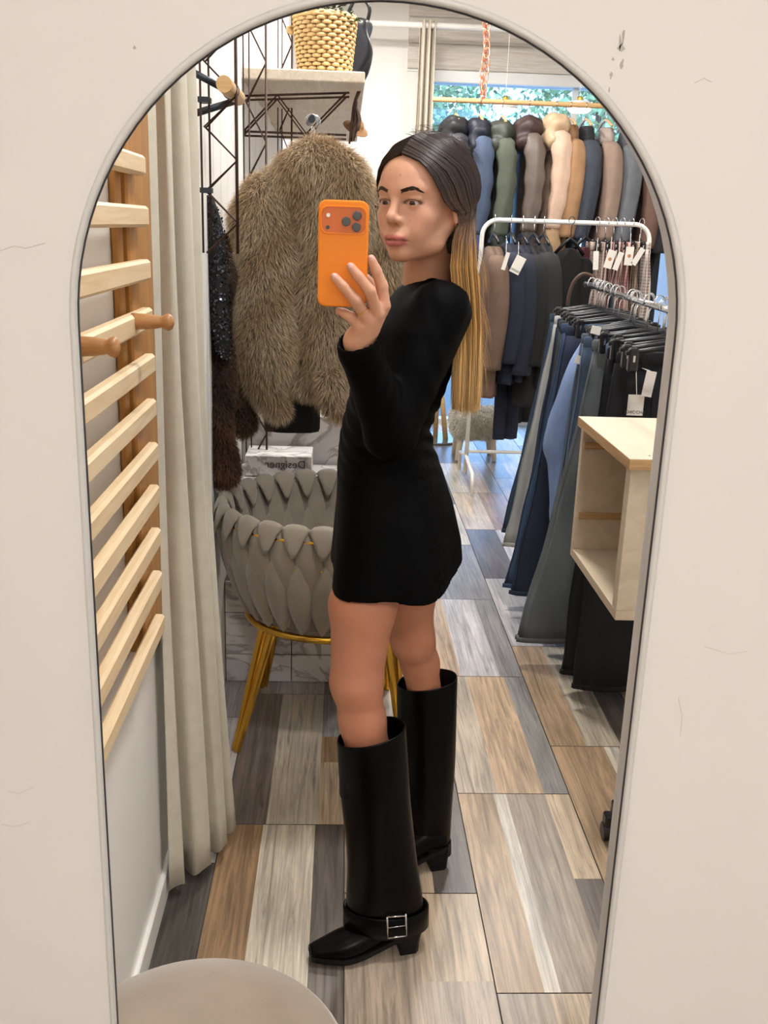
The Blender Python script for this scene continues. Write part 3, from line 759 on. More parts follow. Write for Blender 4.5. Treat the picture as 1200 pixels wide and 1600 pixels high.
# buckle on the near boot
def pstrap(px, py):
    return P(px, py, 1.755-.052*math.sqrt(max(.05, 1-((px-603)/67)**2))-.003)
b = B()
q = [pstrap(605, 1433), pstrap(634, 1431), pstrap(635, 1462), pstrap(606, 1466)]
for i in range(4): b.tube([q[i], q[(i+1) % 4]], .0019, 6)
b.tube([pstrap(634, 1428), pstrap(635, 1459)], .0022, 6); b.tube([pstrap(606, 1450), pstrap(634, 1446)], .0014, 6)
b.make('buckle', M['chrome'], bt, world=False, smooth=True).location = -(bt.location+woman.location)
h2 = PZ(682, 1350, 0); t2 = h2+(t1-h1)
boot([(1064, 620, 714, .012), (1130, 621, 713, .010), (1200, 623, 711, .006), (1270, 628, 706, .002), (1312, 634, 703, 0), (1328, 636, 702, 0)], 2.045, h2, t2, (1311, 1333, 632, 704), 'farther boot, half hidden by the nearer one')

# hair: a cap on the skull and long straight strands
def hair_cap(q):
    a = q.copy(); a[:, 1] = np.abs(q[:, 1])
    d = ell_sd(q, (-.012, 0, .034), (.0965, .0800, .0868))
    d = smin(d, cap_sd(a, (-.035, .050, .02), (-.050, .045, -.07), .036, .030), .02)
    # face opening: forehead oval
    fo = np.sqrt(((a[:, 1])/.070)**2+((q[:, 2]+.012)/.092)**2)-1
    fo = np.maximum(fo*.06, .012-q[:, 0]+.10*np.maximum(q[:, 2]-.05, 0))
    d = smax(d, -fo, .004); d = np.maximum(d, -(q[:, 2]+.09)); d = np.maximum(d, np.minimum(q[:, 0]+.012, .012-q[:, 2]))
    return d
def capf(p): return hair_cap(head_local(p))*HS
cV, cF = sdf(capf, HC-.16, HC+.16, .003, slack=2.2)
dark = np.array(lin((44, 31, 25))); midc = np.array(lin((108, 74, 46))); gold_ = np.array(lin((196, 146, 82))); lite = np.array(lin((222, 180, 118)))
hairmat = mat('long_hair', (60, 44, 34), .38, attr=True, spec=.5)
capm = mat('hair_roots', (40, 28, 23), .5, bump=.5, bscale=260, stretch=(1, 1, .12))
hr = ob('hair', mesh('hair', cV, cF), capm, woman)
def hcol(z, jit):
    zt = [P(660, y_, 1.85)[2] for y_ in (640, 575, 490, 425, 365, 300)]
    cs = [lite*.95, lite, gold_, gold_*.78, midc*.72, dark]
    c = np.stack([np.interp(z, zt, [k[i] for k in cs]) for i in range(3)], 1); return c*jit
Vs = []; Cs = []; Fs = []; nv = 0
def strand(pts, w, jit, segs=18):
    global nv
    pts = spline(pts, segs); T = np.gradient(pts, axis=0); T /= np.linalg.norm(T, axis=1)[:, None]
    u = np.cross(T, np.array([.3, .9, .2])); u /= np.linalg.norm(u, axis=1)[:, None]+1e-9; v = np.cross(T, u)
    ww = w*np.clip(1.15-np.linspace(0, 1, segs)**4*.75, .1, 1)[:, None]
    V = np.stack([pts+u*ww, pts-.5*u*ww+.87*v*ww, pts-.5*u*ww-.87*v*ww], 1).reshape(-1, 3)
    i = np.arange(segs-1)[:, None]*3
    F = np.concatenate([i+np.array([k, (k+1) % 3, (k+1) % 3+3, k+3]) for k in range(3)])+nv
    Vs.append(V); Fs.append(F); Cs.append(hcol(V[:, 2], jit)); nv += len(V)
def scalp(f, s, u, lift):
    """point on the hair cap in direction (f, s, u) from the skull centre"""
    c = np.array([-.012, 0, .034]); v = _n(np.array([f, s, u])); r = np.array([.0965, .0800, .0868])
    t = 1/np.linalg.norm(v/r); return hw(*(c+v*(t+lift)))
for i in range(1700):
    g = random.random(); lf = random.uniform(.0002, .0075); jit = random.choice([.6, .8, .95, 1.1, 1.3, 1.55])*random.uniform(.9, 1.1)
    # g: 0 hair at the face, 1 hair from the crown
    GA = [(1.70, .05, 1.), (2.3, 1.15, 1.), (1.15, 1.02, .12), (.62, 1.02, -.50), (.10, 1.02, -.72)]
    GB = [(-.45, .03, 1.), (-.62, .45, .82), (-.80, .80, .38), (-.86, .74, -.05), (-.84, .68, -.42)]
    ls = [0, .003, .006, .010, .010]
    st, a0, a1, a2, a3 = [scalp(*(np.array(GA[k])*(1-g)+np.array(GB[k])*g+[0, .02*random.random(), 0]), lf+ls[k]) for k in range(5)]
    xr = g+random.gauss(0, .08); dy = random.uniform(-.035, .04)
    px_e = 708+40*np.clip(xr, 0, 1)+random.gauss(0, 1.5)
    m1 = P(704+40*np.clip(xr, 0, 1), 400, 1.80+dy*.8); m2 = P(711+40*np.clip(xr, 0, 1), 500, 1.80+dy); m3 = P(px_e+2, 580, 1.805+dy); m4 = P(px_e, 636+random.gauss(0, 5)-6*abs(xr-.6), 1.81+dy)
    strand([st, a0, a1, a2, a3, m1, m2, m3, m4], random.uniform(.0006, .0011), jit)
for i in range(420):   # far side of the parting
    g = random.random(); lf = random.uniform(.0002, .006); jit = random.uniform(.75, 1.2); f0 = .62-1.2*g
    GA = [(1.70, .0, 1.), (2.3, -1.1, 1.), (1.2, -1.02, .12), (.62, -1.02, -.5), (.1, -1.02, -.72)]; GB = [(-.45, .0, 1.), (-.62, -.45, .82), (-.80, -.80, .38), (-.86, -.74, -.05), (-.84, -.68, -.42)]
    strand([scalp(*(np.array(GA[k])*(1-g)+np.array(GB[k])*g), lf+.001*k) for k in range(5)]+[
            P(708+28*g, 410, 1.93), P(716+24*g, 520, 1.92), P(718+24*g, 630, 1.90)], random.uniform(.0006, .0010), jit)
for i in range(420):   # back of the head
    s0 = random.uniform(-.9, .9); lf = random.uniform(.0005, .008); jit = random.uniform(.75, 1.25); g = random.random()
    strand([scalp(-.55, s0*.3, .9, lf), scalp(-1, s0*.8, .35, lf), scalp(-1, s0, -.3, lf+.003), P(712+32*g, 410, 1.87-.05*s0), P(714+32*g, 520, 1.86-.04*s0), P(712+34*g, 634+random.gauss(0, 5), 1.85-.04*s0)], random.uniform(.0006, .0011), jit)
for i in range(70):    # flyaways
    f0 = random.uniform(-.6, .6); st = scalp(f0, random.uniform(-.2, .3), 1, .001); e1 = scalp(f0-.2, random.uniform(-.5, .8), 1, random.uniform(.008, .02))
    e2 = scalp(f0-.6, random.uniform(.2, 1), .5, random.uniform(.01, .03)); strand([st, e1, e2], .00025, 1, 9)
for i in range(60):
    y_ = random.uniform(420, 600); a = P(742, y_-60, 1.82); e = P(752+random.uniform(0, 18), y_+random.uniform(0, 30), 1.8+random.uniform(-.04, .06)); strand([a, (a+e)/2+[.006, 0, .004], e], .00016, 1, 8)
o = ob('strands', mesh('strands', np.concatenate(Vs), np.concatenate(Fs), np.concatenate(Cs)), hairmat, hr, kind='stuff')

# phone
ph = thing('phone', 'orange smartphone in an orange case held up in her hand', 'phone', (P(536, 397, 1.6)[0], 1.6, P(536, 397, 1.6)[2]))
orange = mat('orange_case', (240, 134, 10), .38); orange2 = mat('orange_glass', (206, 104, 44), .28); lens_ = mat('lens_black', (6, 6, 8), .08, coat=1.)
c = P(536, 397, 1.597); w2, h2_ = .0395, .0815
def rrect(cx, cz, w, h, r, y, n=8):
    pts = []
    for sx, sz, a0 in ((1, 1, 0), (-1, 1, 90), (-1, -1, 180), (1, -1, 270)):
        for k in range(n+1):
            t = math.radians(a0+90*k/n); pts.append((cx+sx*(w-r)+r*math.cos(t), y, cz+sz*(h-r)+r*math.sin(t)))
    return np.array(pts)
b = B(); b.rings([rrect(c[0], c[2], w2-s, h2_-s, .013-s, y) for s, y in ((.003, 1.590), (.001, 1.5906), (0, 1.592), (0, 1.599), (.001, 1.601), (.003, 1.6015))]); b.make('case', orange, ph, smooth=False)
cz = P(536, 344, 1.59)[2]; cw, chh = .0345, .0195
b = B(); b.rings([rrect(c[0], cz, cw+.002-s, chh+.002-s, .0105, y) for s, y in ((0, 1.5905), (.0006, 1.5885), (.002, 1.5885), (.0022, 1.5896))], cap=(False, False)); b.make('camera_rim', orange, ph, smooth=False)
b = B(); b.rings([rrect(c[0], cz, cw-s, chh-s, .009, y) for s, y in ((-.001, 1.590), (-.0005, 1.5893))]); b.make('camera_plate', orange2, ph)
for px_, py_, r in ((541, 346, .0070), (558, 337, .0070), (557, 355, .0070)):
    q = P(px_, py_, 1.588); b = B(); b.rings([[(q[0]+rr*math.cos(t), y, q[2]+rr*math.sin(t)) for t in np.linspace(0, 2*math.pi, 24, endpoint=False)] for rr, y in ((r, 1.5893), (r, 1.5868), (r*.9, 1.5864))])
    b.make('lens', lens_, ph, smooth=False)
for px_, py_, r, mm in ((512, 355, .0030, lens_), (513, 336, .0030, M['white_enamel'])):
    q = P(px_, py_, 1.588); b = B(); b.rings([[(q[0]+rr*math.cos(t), y, q[2]+rr*math.sin(t)) for t in np.linspace(0, 2*math.pi, 20, endpoint=False)] for rr, y in ((r, 1.5893), (r, 1.5888))]); b.make('flash' if mm is not lens_ else 'sensor', mm, ph)
b = B(); b.rings([rrect(c[0], c[2], w2-.002-s, h2_-.002-s, .011, y) for s, y in ((0, 1.6010), (.0006, 1.6022))]); b.make('screen', lens_, ph)
# ------------------------------------------------------------------ left side: wall bars, curtain
wbx = XL+.012
t = thing('wall_bars', 'gymnastic wall bars, pale slats on an orange-brown upright beside the curtain', 'wall bars', (XL+.02, 1.78, .45))
ztop, zbot = PX(225, 180, XL+.02)[2], PX(258, 977, XL+.022)[2]
y0r, y1r = PX(207, 500, XL+.022)[1], PX(256, 500, XL+.022)[1]
B().box((XL+.001, y0r, zbot), (XL+.022, y1r, 2.4), .004).make('upright', M['orange_wood'], t)
B().box((XL+.001, y0r-.046, zbot+.05), (XL+.014, y0r-.008, 2.4), .003).make('upright', M['orange_wood'], t)
ends = [(228, 243, 275), (233, 322, 355), (236, 405, 438), (239, 480, 513), (243, 552, 583), (245, 622, 652), (248, 690, 720), (250, 756, 787), (252, 823, 853), (254, 890, 920), (258, 958, 986)]
bx1 = XL+.046
for px_, ya, yb in ends:
    a, b_ = PX(px_, ya, bx1), PX(px_, yb, bx1); zc = (a[2]+b_[2])/2; hh = (a[2]-b_[2])/2
    B().box((XL+.024, .86, zc-hh), (bx1, a[1], zc+hh), .005).make('slat', M['pale_wood'], t)
def peg(px0, px1, py, name):
    a = PX(px0, py, bx1); e = P(px1, py-1, a[1]-.004); L_ = e[0]-a[0]
    b = B(); b.rings([[(a[0]+x*L_, a[1]+r*math.cos(q), a[2]+r*math.sin(q)) for q in np.linspace(0, 2*math.pi, 20, endpoint=False)] for x, r in ((-.12, .0135), (0, .0135), (.35, .0125), (.60, .0105), (.68, .0095), (.76, .0125), (.86, .0145), (.95, .0115), (1, .005))])
    b.make('peg', M['peg_wood'], t, smooth=True)
peg(213, 271, 502, 'peg'); peg(126, 186, 541, 'peg')

# curtain: one folded sheet hanging beside the wall bars
def curtain(name, path, z0, z1, m_, lab, grp=None, amp=.004, rows=34, zw=.0, kf=None):
    path = np.asarray(path, float); n = len(path); V = []; F = []
    for r in range(rows):
        u = r/(rows-1); z = z0+(z1-z0)*u
        for i in range(n):
            k = 1+.10*(1-u) if kf is None else np.interp(z, kf[0], kf[1])
            c = path.mean(0) if kf is None else np.array([XL+.006, path[:, 1].mean()]); x = c[0]+(path[i, 0]-c[0])*k; y = c[1]+(path[i, 1]-c[1])*(k if kf is None else .5+.5*k)
            V.append((x+amp*math.sin(7*u+i*.35), y+amp*math.cos(6*u+i*.3), z+(zw*math.sin(i*.4) if r == 0 else 0)))
    F = [(r*n+i, r*n+i+1, (r+1)*n+i+1, (r+1)*n+i) for r in range(rows-1) for i in range(n-1)]
    o = ob(name, mesh(name, V, F), m_); mod = o.modifiers.new('thick', 'SOLIDIFY'); mod.thickness = .003; mod.offset = 0
    return tag(o, lab, 'curtain', grp)
cp = []
keys = [(-.372, 1.90), (-.345, 1.93), (-.372, 1.965), (-.36, 1.99), (-.318, 1.965), (-.300, 1.995), (-.335, 2.035), (-.325, 2.06), (-.282, 2.045), (-.268, 2.075), (-.305, 2.11), (-.30, 2.13), (-.268, 2.125), (-.258, 2.15), (-.29, 2.19)]
cp = spline(np.array(keys), 110)
edge = [P(x, y, 2.15) for x, y in ((368, 1290), (347, 1000), (331, 780), (320, 600), (313, 380), (305, 120))]
kf = ([e[2] for e in edge]+[2.72], [(e[0]-XL-.006)/(-.258-XL-.006) for e in edge]+[.5])
curtain('curtain', cp, .03, 2.72, M['linen'], 'heavy beige curtain gathered in folds between wall bars and fur coats', zw=.008, kf=kf)

# rod bracket for the dark furs: wooden rod end held by two grey arms
t = thing('rod_bracket', 'wooden rod end held by two dark grey bracket arms above the dark furs', 'bracket', P(340, 133, 2.45))
a, e = P(350, 131, 2.42), P(372, 153, 2.74)
B().tube([a, a+(e-a)*.06, e], [.0185, .019, .019], 20).make('rod', M['rail_wood'], t, smooth=False)
b = B(); q = a+(e-a)*.45; qd = _n(e-a); uu = _n(np.cross(qd, [0, 0, 1])); vv = np.cross(qd, uu)
b.tube([q+.0195*(uu*math.cos(x)+vv*math.sin(x)) for x in np.linspace(0, 2*math.pi, 24)], .0018, 6, False); b.make('clamp', M['black_metal'], t, smooth=True)
B().tube([P(300, 112, 2.5), q+[-.01, 0, .0]], .008, 10).make('arm', M['black_metal'], t, smooth=True)
B().tube([P(296, 180, 2.62), q+[0, .1, -.012]], .009, 10).make('arm', M['black_metal'], t, smooth=True)

# rusty wire trellis uprights on the left wall, and the truss under the shelf
def zigzag(A, Bq, C, D, n, r=.003, bow=.0):
    """truss between the line A-B and the line C-D"""
    A, Bq, C, D = map(np.asarray, (A, Bq, C, D)); pts = []
    for i in range(n+1):
        u = i/n; p = A+(Bq-A)*u if i % 2 == 0 else C+(D-C)*u; pts.append(p)
    return pts
def trellis(lab, xa, xb, Y, yt, yb, n, ph=0):
    t = thing('wire_trellis', lab, 'trellis', P(xa, yb, Y), 'rusty wire trellis uprights')
    z0, z1 = P(xa, yb, Y)[2], P(xa, yt, Y)[2]; xl = P(xa, 350, Y)[0]; xr = P(xb, 350, Y)[0]
    for dx in (0, .016):
        B().tube([(xl+dx, Y+dx*2, z0), (xl+dx, Y+dx*2, z1)], .0028, 6).make('wire', M['rust'], t, smooth=True)
    B().tube([(xr, Y, z0), (xr, Y, z1)], .0042, 6).make('wire', M['rust'], t, smooth=True)
    for dy in (0, .03):
        pts = zigzag((xl+.008, Y+dy, z0), (xl+.008, Y+dy, z1), (xr, Y+.012, z0), (xr, Y+.012, z1), n)
        B().tube(pts, .003, 6).make('zigzag_wire', M['rust'], t, smooth=False)
    for i in (1, 3):
        z = z0+(z1-z0)*(i+.5)/5; B().box((xl-.006, Y-.006, z-.012), (xl+.022, Y+.036, z)).make('clip', M['black_metal'], t)
    return t
trellis('nearest rusty wire trellis, just right of the curtain', 317, 371, 2.52, 40, 395, 7)
trellis('second rusty wire trellis, behind the first and left of the basket', 382, 416, 3.5, 30, 1020, 18)
trellis('far rusty wire trellis left of the basket', 434, 455, 4.6, 20, 900, 22)
SY0, SY1 = 3.73, 6.3; SZ = P(470, 108, SY0)[2]
t = thing('wall_shelf', 'pale plank shelf carrying the wicker basket', 'shelf', (-.17, 4.5, SZ-.02))
B().box((XL+.002, SY0, SZ-.038), (.058, SY1, SZ), .004).make('plank', M['shelf_wood'], t)
t = thing('shelf_truss', 'rusty wire truss with zigzag struts under the front of the plank shelf', 'bracket', (-.17, SY0+.05, 1.9))
A, Bq, C, D = P(378, 150, 3.80), P(546, 145, 3.80), P(372, 205, 3.80), P(541, 211, 3.80)
for a, e, r in ((A, Bq, .0042), (A+[0, 0, -.014], Bq+[0, 0, -.014], .004), (C, D, .0045), (C+[0, .03, -.012], D+[0, .03, -.012], .004)):
    B().tube([a, e], r, 6).make('wire', M['rust'], t, smooth=True)
for k, (ua, ub) in enumerate(((.0, .22), (.22, .50), (.50, .0), )): pass
zz = [C+(D-C)*.05, A+(Bq-A)*.33, C+(D-C)*.63, A+(Bq-A)*.97]
for dz in (0, -.016): B().tube([p+[0, dz, dz] for p in zz], .0042, 6).make('zigzag_wire', M['rust'], t)
t2 = thing('coat_rod', 'short grey rod under the shelf that carries the hanger of the pale fur', 'rod', P(487, 190, 3.08))
B().tube([P(487, 186, 3.06), P(483, 192, 3.84)], .011, 14).make('rod', M['black_metal'], t2)

# wicker basket with a plant, black bag behind
bc = P(507, 107, 3.92); bc[2] = SZ; bR = px2m(3.92)
def br(u): return (37+8*u)*bR                 # radius by height fraction
bh = P(507, 27, 3.92)[2]-SZ
t = thing('wicker_basket', 'straw-coloured wicker basket on the pale plank shelf', 'basket', bc)
wick = mat('wicker', (214, 178, 122), .7, bump=.3, bscale=200, var=.12, vscale=60)
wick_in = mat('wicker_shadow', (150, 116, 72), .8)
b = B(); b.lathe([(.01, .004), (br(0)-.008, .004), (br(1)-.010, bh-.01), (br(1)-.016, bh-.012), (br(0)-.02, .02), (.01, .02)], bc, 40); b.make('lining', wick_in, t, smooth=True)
nr, na = 15, 34; b = B()
for i in range(nr):
    u = (i+.5)/nr; z = bc[2]+u*bh; r0 = br(u); hh = bh/nr*.52
    for j in range(na):
        if (i+j) % 2: continue
        th = 2*math.pi*j/na; d = 2*math.pi/na*1.25; R_ = []
        for q, k in ((-1, .1), (-.5, .85), (0, 1), (.5, .85), (1, .1)):
            tq = th+q*d*.75; ro = r0-.005+.0085*k
            R_.append([(bc[0]+(ro+dr)*math.cos(tq), bc[1]+(ro+dr)*math.sin(tq), z+dz*hh) for dr, dz in ((.0, -.9), (.003, 0), (.0, .9), (-.006, 0))])
        b.rings(R_)
b.make('weave', wick, t, smooth=True, kind='stuff')
b = B()
for k in range(2): b.tube([(bc[0]+(br(1)-.003)*math.cos(a), bc[1]+(br(1)-.003)*math.sin(a), bc[2]+bh-.008+.008*k+.002*math.sin(a*24+k*3)) for a in np.linspace(0, 2*math.pi, 80)], .0055, 6, False)
b.make('rim', wick, t, smooth=True)
b = B(); b.tube([(bc[0]-br(.8)-.004, bc[1], bc[2]+bh*.72), (bc[0]-br(.8)-.022, bc[1], bc[2]+bh*.76), (bc[0]-br(.8)-.024, bc[1]+.02, bc[2]+bh*.80), (bc[0]-br(.8)-.004, bc[1]+.03, bc[2]+bh*.84)], .009, 8); b.make('handle', wick, t, smooth=True)
leafm = mat('leaf', (44, 74, 34), .5, var=.3, vscale=40)
t = thing('potted_plant', 'small leafy green plant standing in the wicker basket', 'plant', bc+[0, 0, bh-.05])
B().tube([bc+[0, 0, bh-.12], bc+[.0, 0, bh]], .012, 8).make('stem', leafm, t)
for i in range(110):
    a = random.uniform(0, 2*math.pi); r = random.uniform(.01, .115); c_ = bc+[r*math.cos(a)+.012, r*math.sin(a), bh+random.uniform(-.005, .095)-r*.2]
    dv = _n([math.cos(a), math.sin(a), random.uniform(-.4, .6)]); sv = _n(np.cross(dv, [0, 0, 1])); L_ = random.uniform(.02, .036); up = np.cross(sv, dv)
    pts = [c_, c_+dv*L_*.4+sv*L_*.3+up*.002, c_+dv*L_, c_+dv*L_*.4-sv*L_*.3+up*.002, c_+dv*L_*.45-up*.004]
    o = ob('leaf', mesh('leaf', pts, [(0, 1, 4), (1, 2, 4), (2, 3, 4), (3, 0, 4)], smooth=False), leafm, t)
bagm = mat('black_bag', (16, 16, 18), .4, bump=.3, bscale=20)
bq = P(548, 60, 4.15)
def bag_f(p):
    q = p-np.array([bq[0]+.0, bq[1], SZ+.13]); q = q+np.stack([.012*np.sin(q[:, 2]*35+q[:, 1]*20), q[:, 1]*0, .010*np.sin(q[:, 0]*40)], 1)
    d = box_sd(q, (0, 0, 0), (.075-0*.1, .08, .12), .03); return smax(d, q[:, 0]*.8+q[:, 2]*-.5-.085, .02)
V, F = sdf(bag_f, bq+[-.2, -.2, -.4], bq+[.25, .25, .35], .007); V[:, 2] += max(0, SZ+.001-V[:, 2].min())
t = thing('handbag', 'black bag leaning behind the wicker basket', 'bag', (bq[0], bq[1], SZ)); ob('bag_body', mesh('bag_body', V, F), bagm, t)
B().tube(spline([(bq[0]+.05, bq[1], SZ+.2), (bq[0]+.07, bq[1]-.02, SZ+.28), (bq[0]+.02, bq[1], SZ+.32), (bq[0]-.03, bq[1], SZ+.22)], 18), .007, 8).make('strap', bagm, t, smooth=True)
# tassel and hat hanging at the right end of the shelf
lea = mat('brown_leather', (74, 50, 36), .6, bump=.2, bscale=80)
t = thing('leather_tassel', 'dark brown leather tassel hanging from the right end of the shelf', 'tassel', P(552, 165, 3.95))
for i in range(9):
    x = 548+i*1.7; B().tube(spline([np.array([.04+i*.001, 3.95, SZ-.030]), P(553+i*.3, 162, 3.95), P(x+2, 185, 3.95+.006*(i % 3)), P(x-2, 200+random.uniform(0, 26), 3.95)], 8), .004, 5).make('strip', lea, t, smooth=True)
t = thing('felt_hat', 'brown hat brim showing behind the leather tassel', 'hat', P(556, 200, 4.25))
hc_ = P(557, 205, 4.25); hm_ = mat('felt', (142, 104, 66), .9); b = B()
b.lathe([(.004, .055), (.03, .05), (.042, .03), (.048, 0), (.075, -.002), (.078, -.006), (.046, -.006)], (0, 0, 0), 32, (True, False)); o = b.make('brim_and_crown', hm_, t, smooth=True, world=False); o.rotation_euler = (.5, .45, 0); o.scale = (.7, .7, .6)
B().tube([hc_, hc_+[0, 0, SZ-.038-hc_[2]]], .002, 6).make('cord', lea, t)

# ------------------------------------------------------------------ furs
def fur_thing(name, lab, f, lo, hi, h, n, length, width, c0, c1, c2, dirn, base_rgb, group=None, cfun=None, seed=1):
    V, F = sdf(f, lo, hi, h, slack=2.2)
    t = thing(name, lab, 'coat', ((lo[0]+hi[0])/2, (lo[1]+hi[1])/2, lo[2]), group)
    ob('coat_body', mesh('coat_body', V, F), mat(name+'_pelt', base_rgb, .9), t)
    p, nr = sample_surface(V, F, n)
    nz = nr*.7+np.array(dirn)*.35+RNG.normal(size=nr.shape)*.22; nz /= np.linalg.norm(nz, axis=1)[:, None]
    d = np.tile(np.array(dirn, float), (n, 1))+RNG.normal(size=(n, 3))*.22
    pat = .5+.5*np.sin(p[:, 0]*38+6*np.sin(p[:, 2]*7)+4*np.sin(p[:, 1]*9)); mixv = np.clip(pat*.7+RNG.random(n)*.5-.1, 0, 1)[:, None]
    cr = np.tile(np.array(lin(c0)), (n, 1)); ct = np.array(lin(c1))*(1-mixv)+np.array(lin(c2))*mixv
    ct = ct*RNG.uniform(.7, 1.25, (n, 1))
    if cfun is not None: cr, ct = cfun(p, cr, ct)
    L_ = length*RNG.uniform(.6, 1.25, n)
    V2, F2, C2 = blades(p, nz, d, L_, width, cr, ct)
    ob('fur', mesh('fur', V2, F2, C2, smooth=True), furmat, t, kind='stuff')
    return t
furmat = mat('fur_hair', (120, 96, 70), .6, attr=True, spec=.25)
FYc = 3.14; dFY = -.38
cc = lambda x, y, Y=FYc: P(x, y, Y)
lumps = RNG.normal(size=(3, 3))
def palefur(p):
    u = p.copy(); u[:, 0] += .010*np.sin(p[:, 2]*26); u[:, 2] += .008*np.sin(p[:, 0]*30)
    d = cap_sd(u, cc(512, 330, 3.10), cc(506, 590, 3.12), .092, .098)
    d = smin(d, cap_sd(u, cc(455, 322, 3.14), cc(560, 322, 3.12), .070, .075), .02)
    d = smin(d, cap_sd(u, cc(450, 590, 3.18), cc(560, 590, 3.18), .055, .060), .02)
    d = smax(d, cc(500, 622, 3.0)[2]-p[:, 2], .02)
    arm = smin(cap_sd(u, cc(416, 328, 3.10), cc(408, 540, 3.04), .088, .086), cap_sd(u, cc(408, 540, 3.04), cc(424, 626, 3.06), .080, .050), .03)
    d = smin(d, arm, .008)
    arm2 = smin(cap_sd(u, cc(588, 335, 3.10), cc(598, 560, 3.06), .085, .07), cap_sd(u, cc(598, 560, 3.06), cc(590, 615, 3.1), .065, .05), .03)
    d = smin(d, arm2, .008)
    d = smin(d, cap_sd(u, cc(524, 600, 3.02), cc(522, 636, 3.02), .045, .040), .015)
    d = smin(d, ell_sd(u, cc(492, 270, 3.08), (.115, .10, .088)), .035)
    d = smin(d, cap_sd(u, cc(450, 285, 3.10), cc(424, 306, 3.10), .05, .05), .04)
    d = smin(d, cap_sd(u, cc(530, 275, 3.04), cc(560, 350, 3.02), .07, .05), .025)
    seam = cap_sd(u, cc(457, 340, 2.96), cc(457, 615, 2.96), .006, .016); d = smax(d, -seam, .03)
    d = smax(d, XL+.022-p[:, 0], .02)
    return d+.006*np.sin(p[:, 2]*33+p[:, 0]*12)*np.sin(p[:, 0]*41)
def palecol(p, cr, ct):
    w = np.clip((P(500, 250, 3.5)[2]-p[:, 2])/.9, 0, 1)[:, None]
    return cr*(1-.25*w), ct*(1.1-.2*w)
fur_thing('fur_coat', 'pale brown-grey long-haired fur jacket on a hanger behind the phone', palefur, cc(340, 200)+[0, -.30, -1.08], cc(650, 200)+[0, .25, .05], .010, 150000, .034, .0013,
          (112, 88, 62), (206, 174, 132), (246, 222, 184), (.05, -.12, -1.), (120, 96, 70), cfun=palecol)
t = thing('coat_hanger', 'silver hanger hook above the pale fur jacket', 'hanger', P(492, 205, 3.10)); hp = P(487, 186, 3.10)
for k in range(3):
    b = B(); r = .017; x0 = hp[0]+.004*k
    b.tube([(x0+r*math.cos(a), hp[1]+.012*k, hp[2]-.004+r*math.sin(a)*1.0) for a in np.linspace(math.pi*.95, -math.pi*.5, 16)]+[(x0+.002, hp[1]+.012*k, hp[2]-.055)], .0018, 6); b.make('hook', M['chrome'], t, smooth=True)
# dark fur and sequins next to the curtain
def darkfur(p):
    u = p.copy(); u[:, 0] += .006*np.sin(p[:, 2]*22)
    d = cap_sd(u, P(318, 330, 2.88), P(328, 430, 2.88), .035, .055)
    d = smin(d, cap_sd(u, P(328, 430, 2.88), P(334, 640, 2.86), .055, .056), .03)
    d = smin(d, cap_sd(u, P(336, 650, 2.84), P(345, 735, 2.84), .046, .048), .015)
    return smax(d, XL+.02-p[:, 0], .01)
def darkcol(p, cr, ct):
    w = np.clip((P(340, 640, 2.85)[2]-p[:, 2])/.06, 0, 1)[:, None]
    ct = ct*(1-w)+ct*np.array([1.5, 1.2, 1.])*w; return cr, ct
fur_thing('fur_coat', 'dark brown fur with a paler tail, hanging next to the beige curtain', darkfur, P(290, 300, 2.9)+[0, -.16, -.98], P(400, 300, 2.9)+[0, .16, .1], .009, 30000, .020, .0016,
          (26, 18, 14), (66, 48, 36), (104, 80, 60), (.05, -.1, -1.), (30, 22, 17), cfun=darkcol)
def darkfur2(p):
    d = cap_sd(p, P(352, 520, 3.06), P(362, 610, 3.06), .042, .05)
    d = smin(d, cap_sd(p, P(374, 560, 3.08), P(378, 660, 3.06), .030, .042), .015)
    return smin(d, cap_sd(p, P(345, 380, 3.1), P(370, 520, 3.1), .03, .035), .03)
fur_thing('fur_coat', 'small chestnut fur hanging behind the sequinned top', darkfur2, P(330, 360, 3.1)+[0, -.16, -.72], P(420, 360, 3.1)+[0, .16, .1], .009, 20000, .022, .0018,
          (30, 20, 14), (82, 58, 40), (128, 96, 66), (.0, -.1, -1.), (34, 24, 18))
seq = thing('sequin_top', 'black sequinned top hanging between the dark furs', 'top', P(340, 560, 2.95))
sm_ = mat('black_sequin', (84, 84, 92), .12, metal=1.)
b = B(); b.rings([ell(P(x+8, y, 2.80), w*px2m(2.8), .022, 24, 0, .08, 5, y*.02) for x, y, w in spline([(316, 305, 7), (326, 360, 13), (333, 450, 15), (340, 535, 12), (344, 560, 6)], 18)]); sb = b.make('top_body', M['black_cloth'], seq, smooth=True)
V, F = np.concatenate(b.v), np.array([f for f in b.f if len(f) == 4]); p, nr = sample_surface(V, F, 1500); Vs2 = []; Fs2 = []
for i in range(len(p)):
    o_ = p[i]-P(332+8, 440, 2.80); o_[2] = 0; nr[i] = _n(o_)
    n_ = _n(nr[i]+RNG.normal(size=3)*.35); u_ = _n(np.cross(n_, [.1, .2, 1])); v_ = np.cross(n_, u_); c_ = p[i]+nr[i]*.004
    rr_ = random.uniform(.0016, .0036); Vs2 += [c_+rr_*(u_*math.cos(a)+v_*math.sin(a)) for a in (0, 1.05, 2.09, 3.14, 4.19, 5.24)]; Fs2.append(tuple(range(i*6, i*6+6)))
ob('sequins', mesh('sequins', Vs2, Fs2, smooth=False), sm_, seq, kind='stuff')
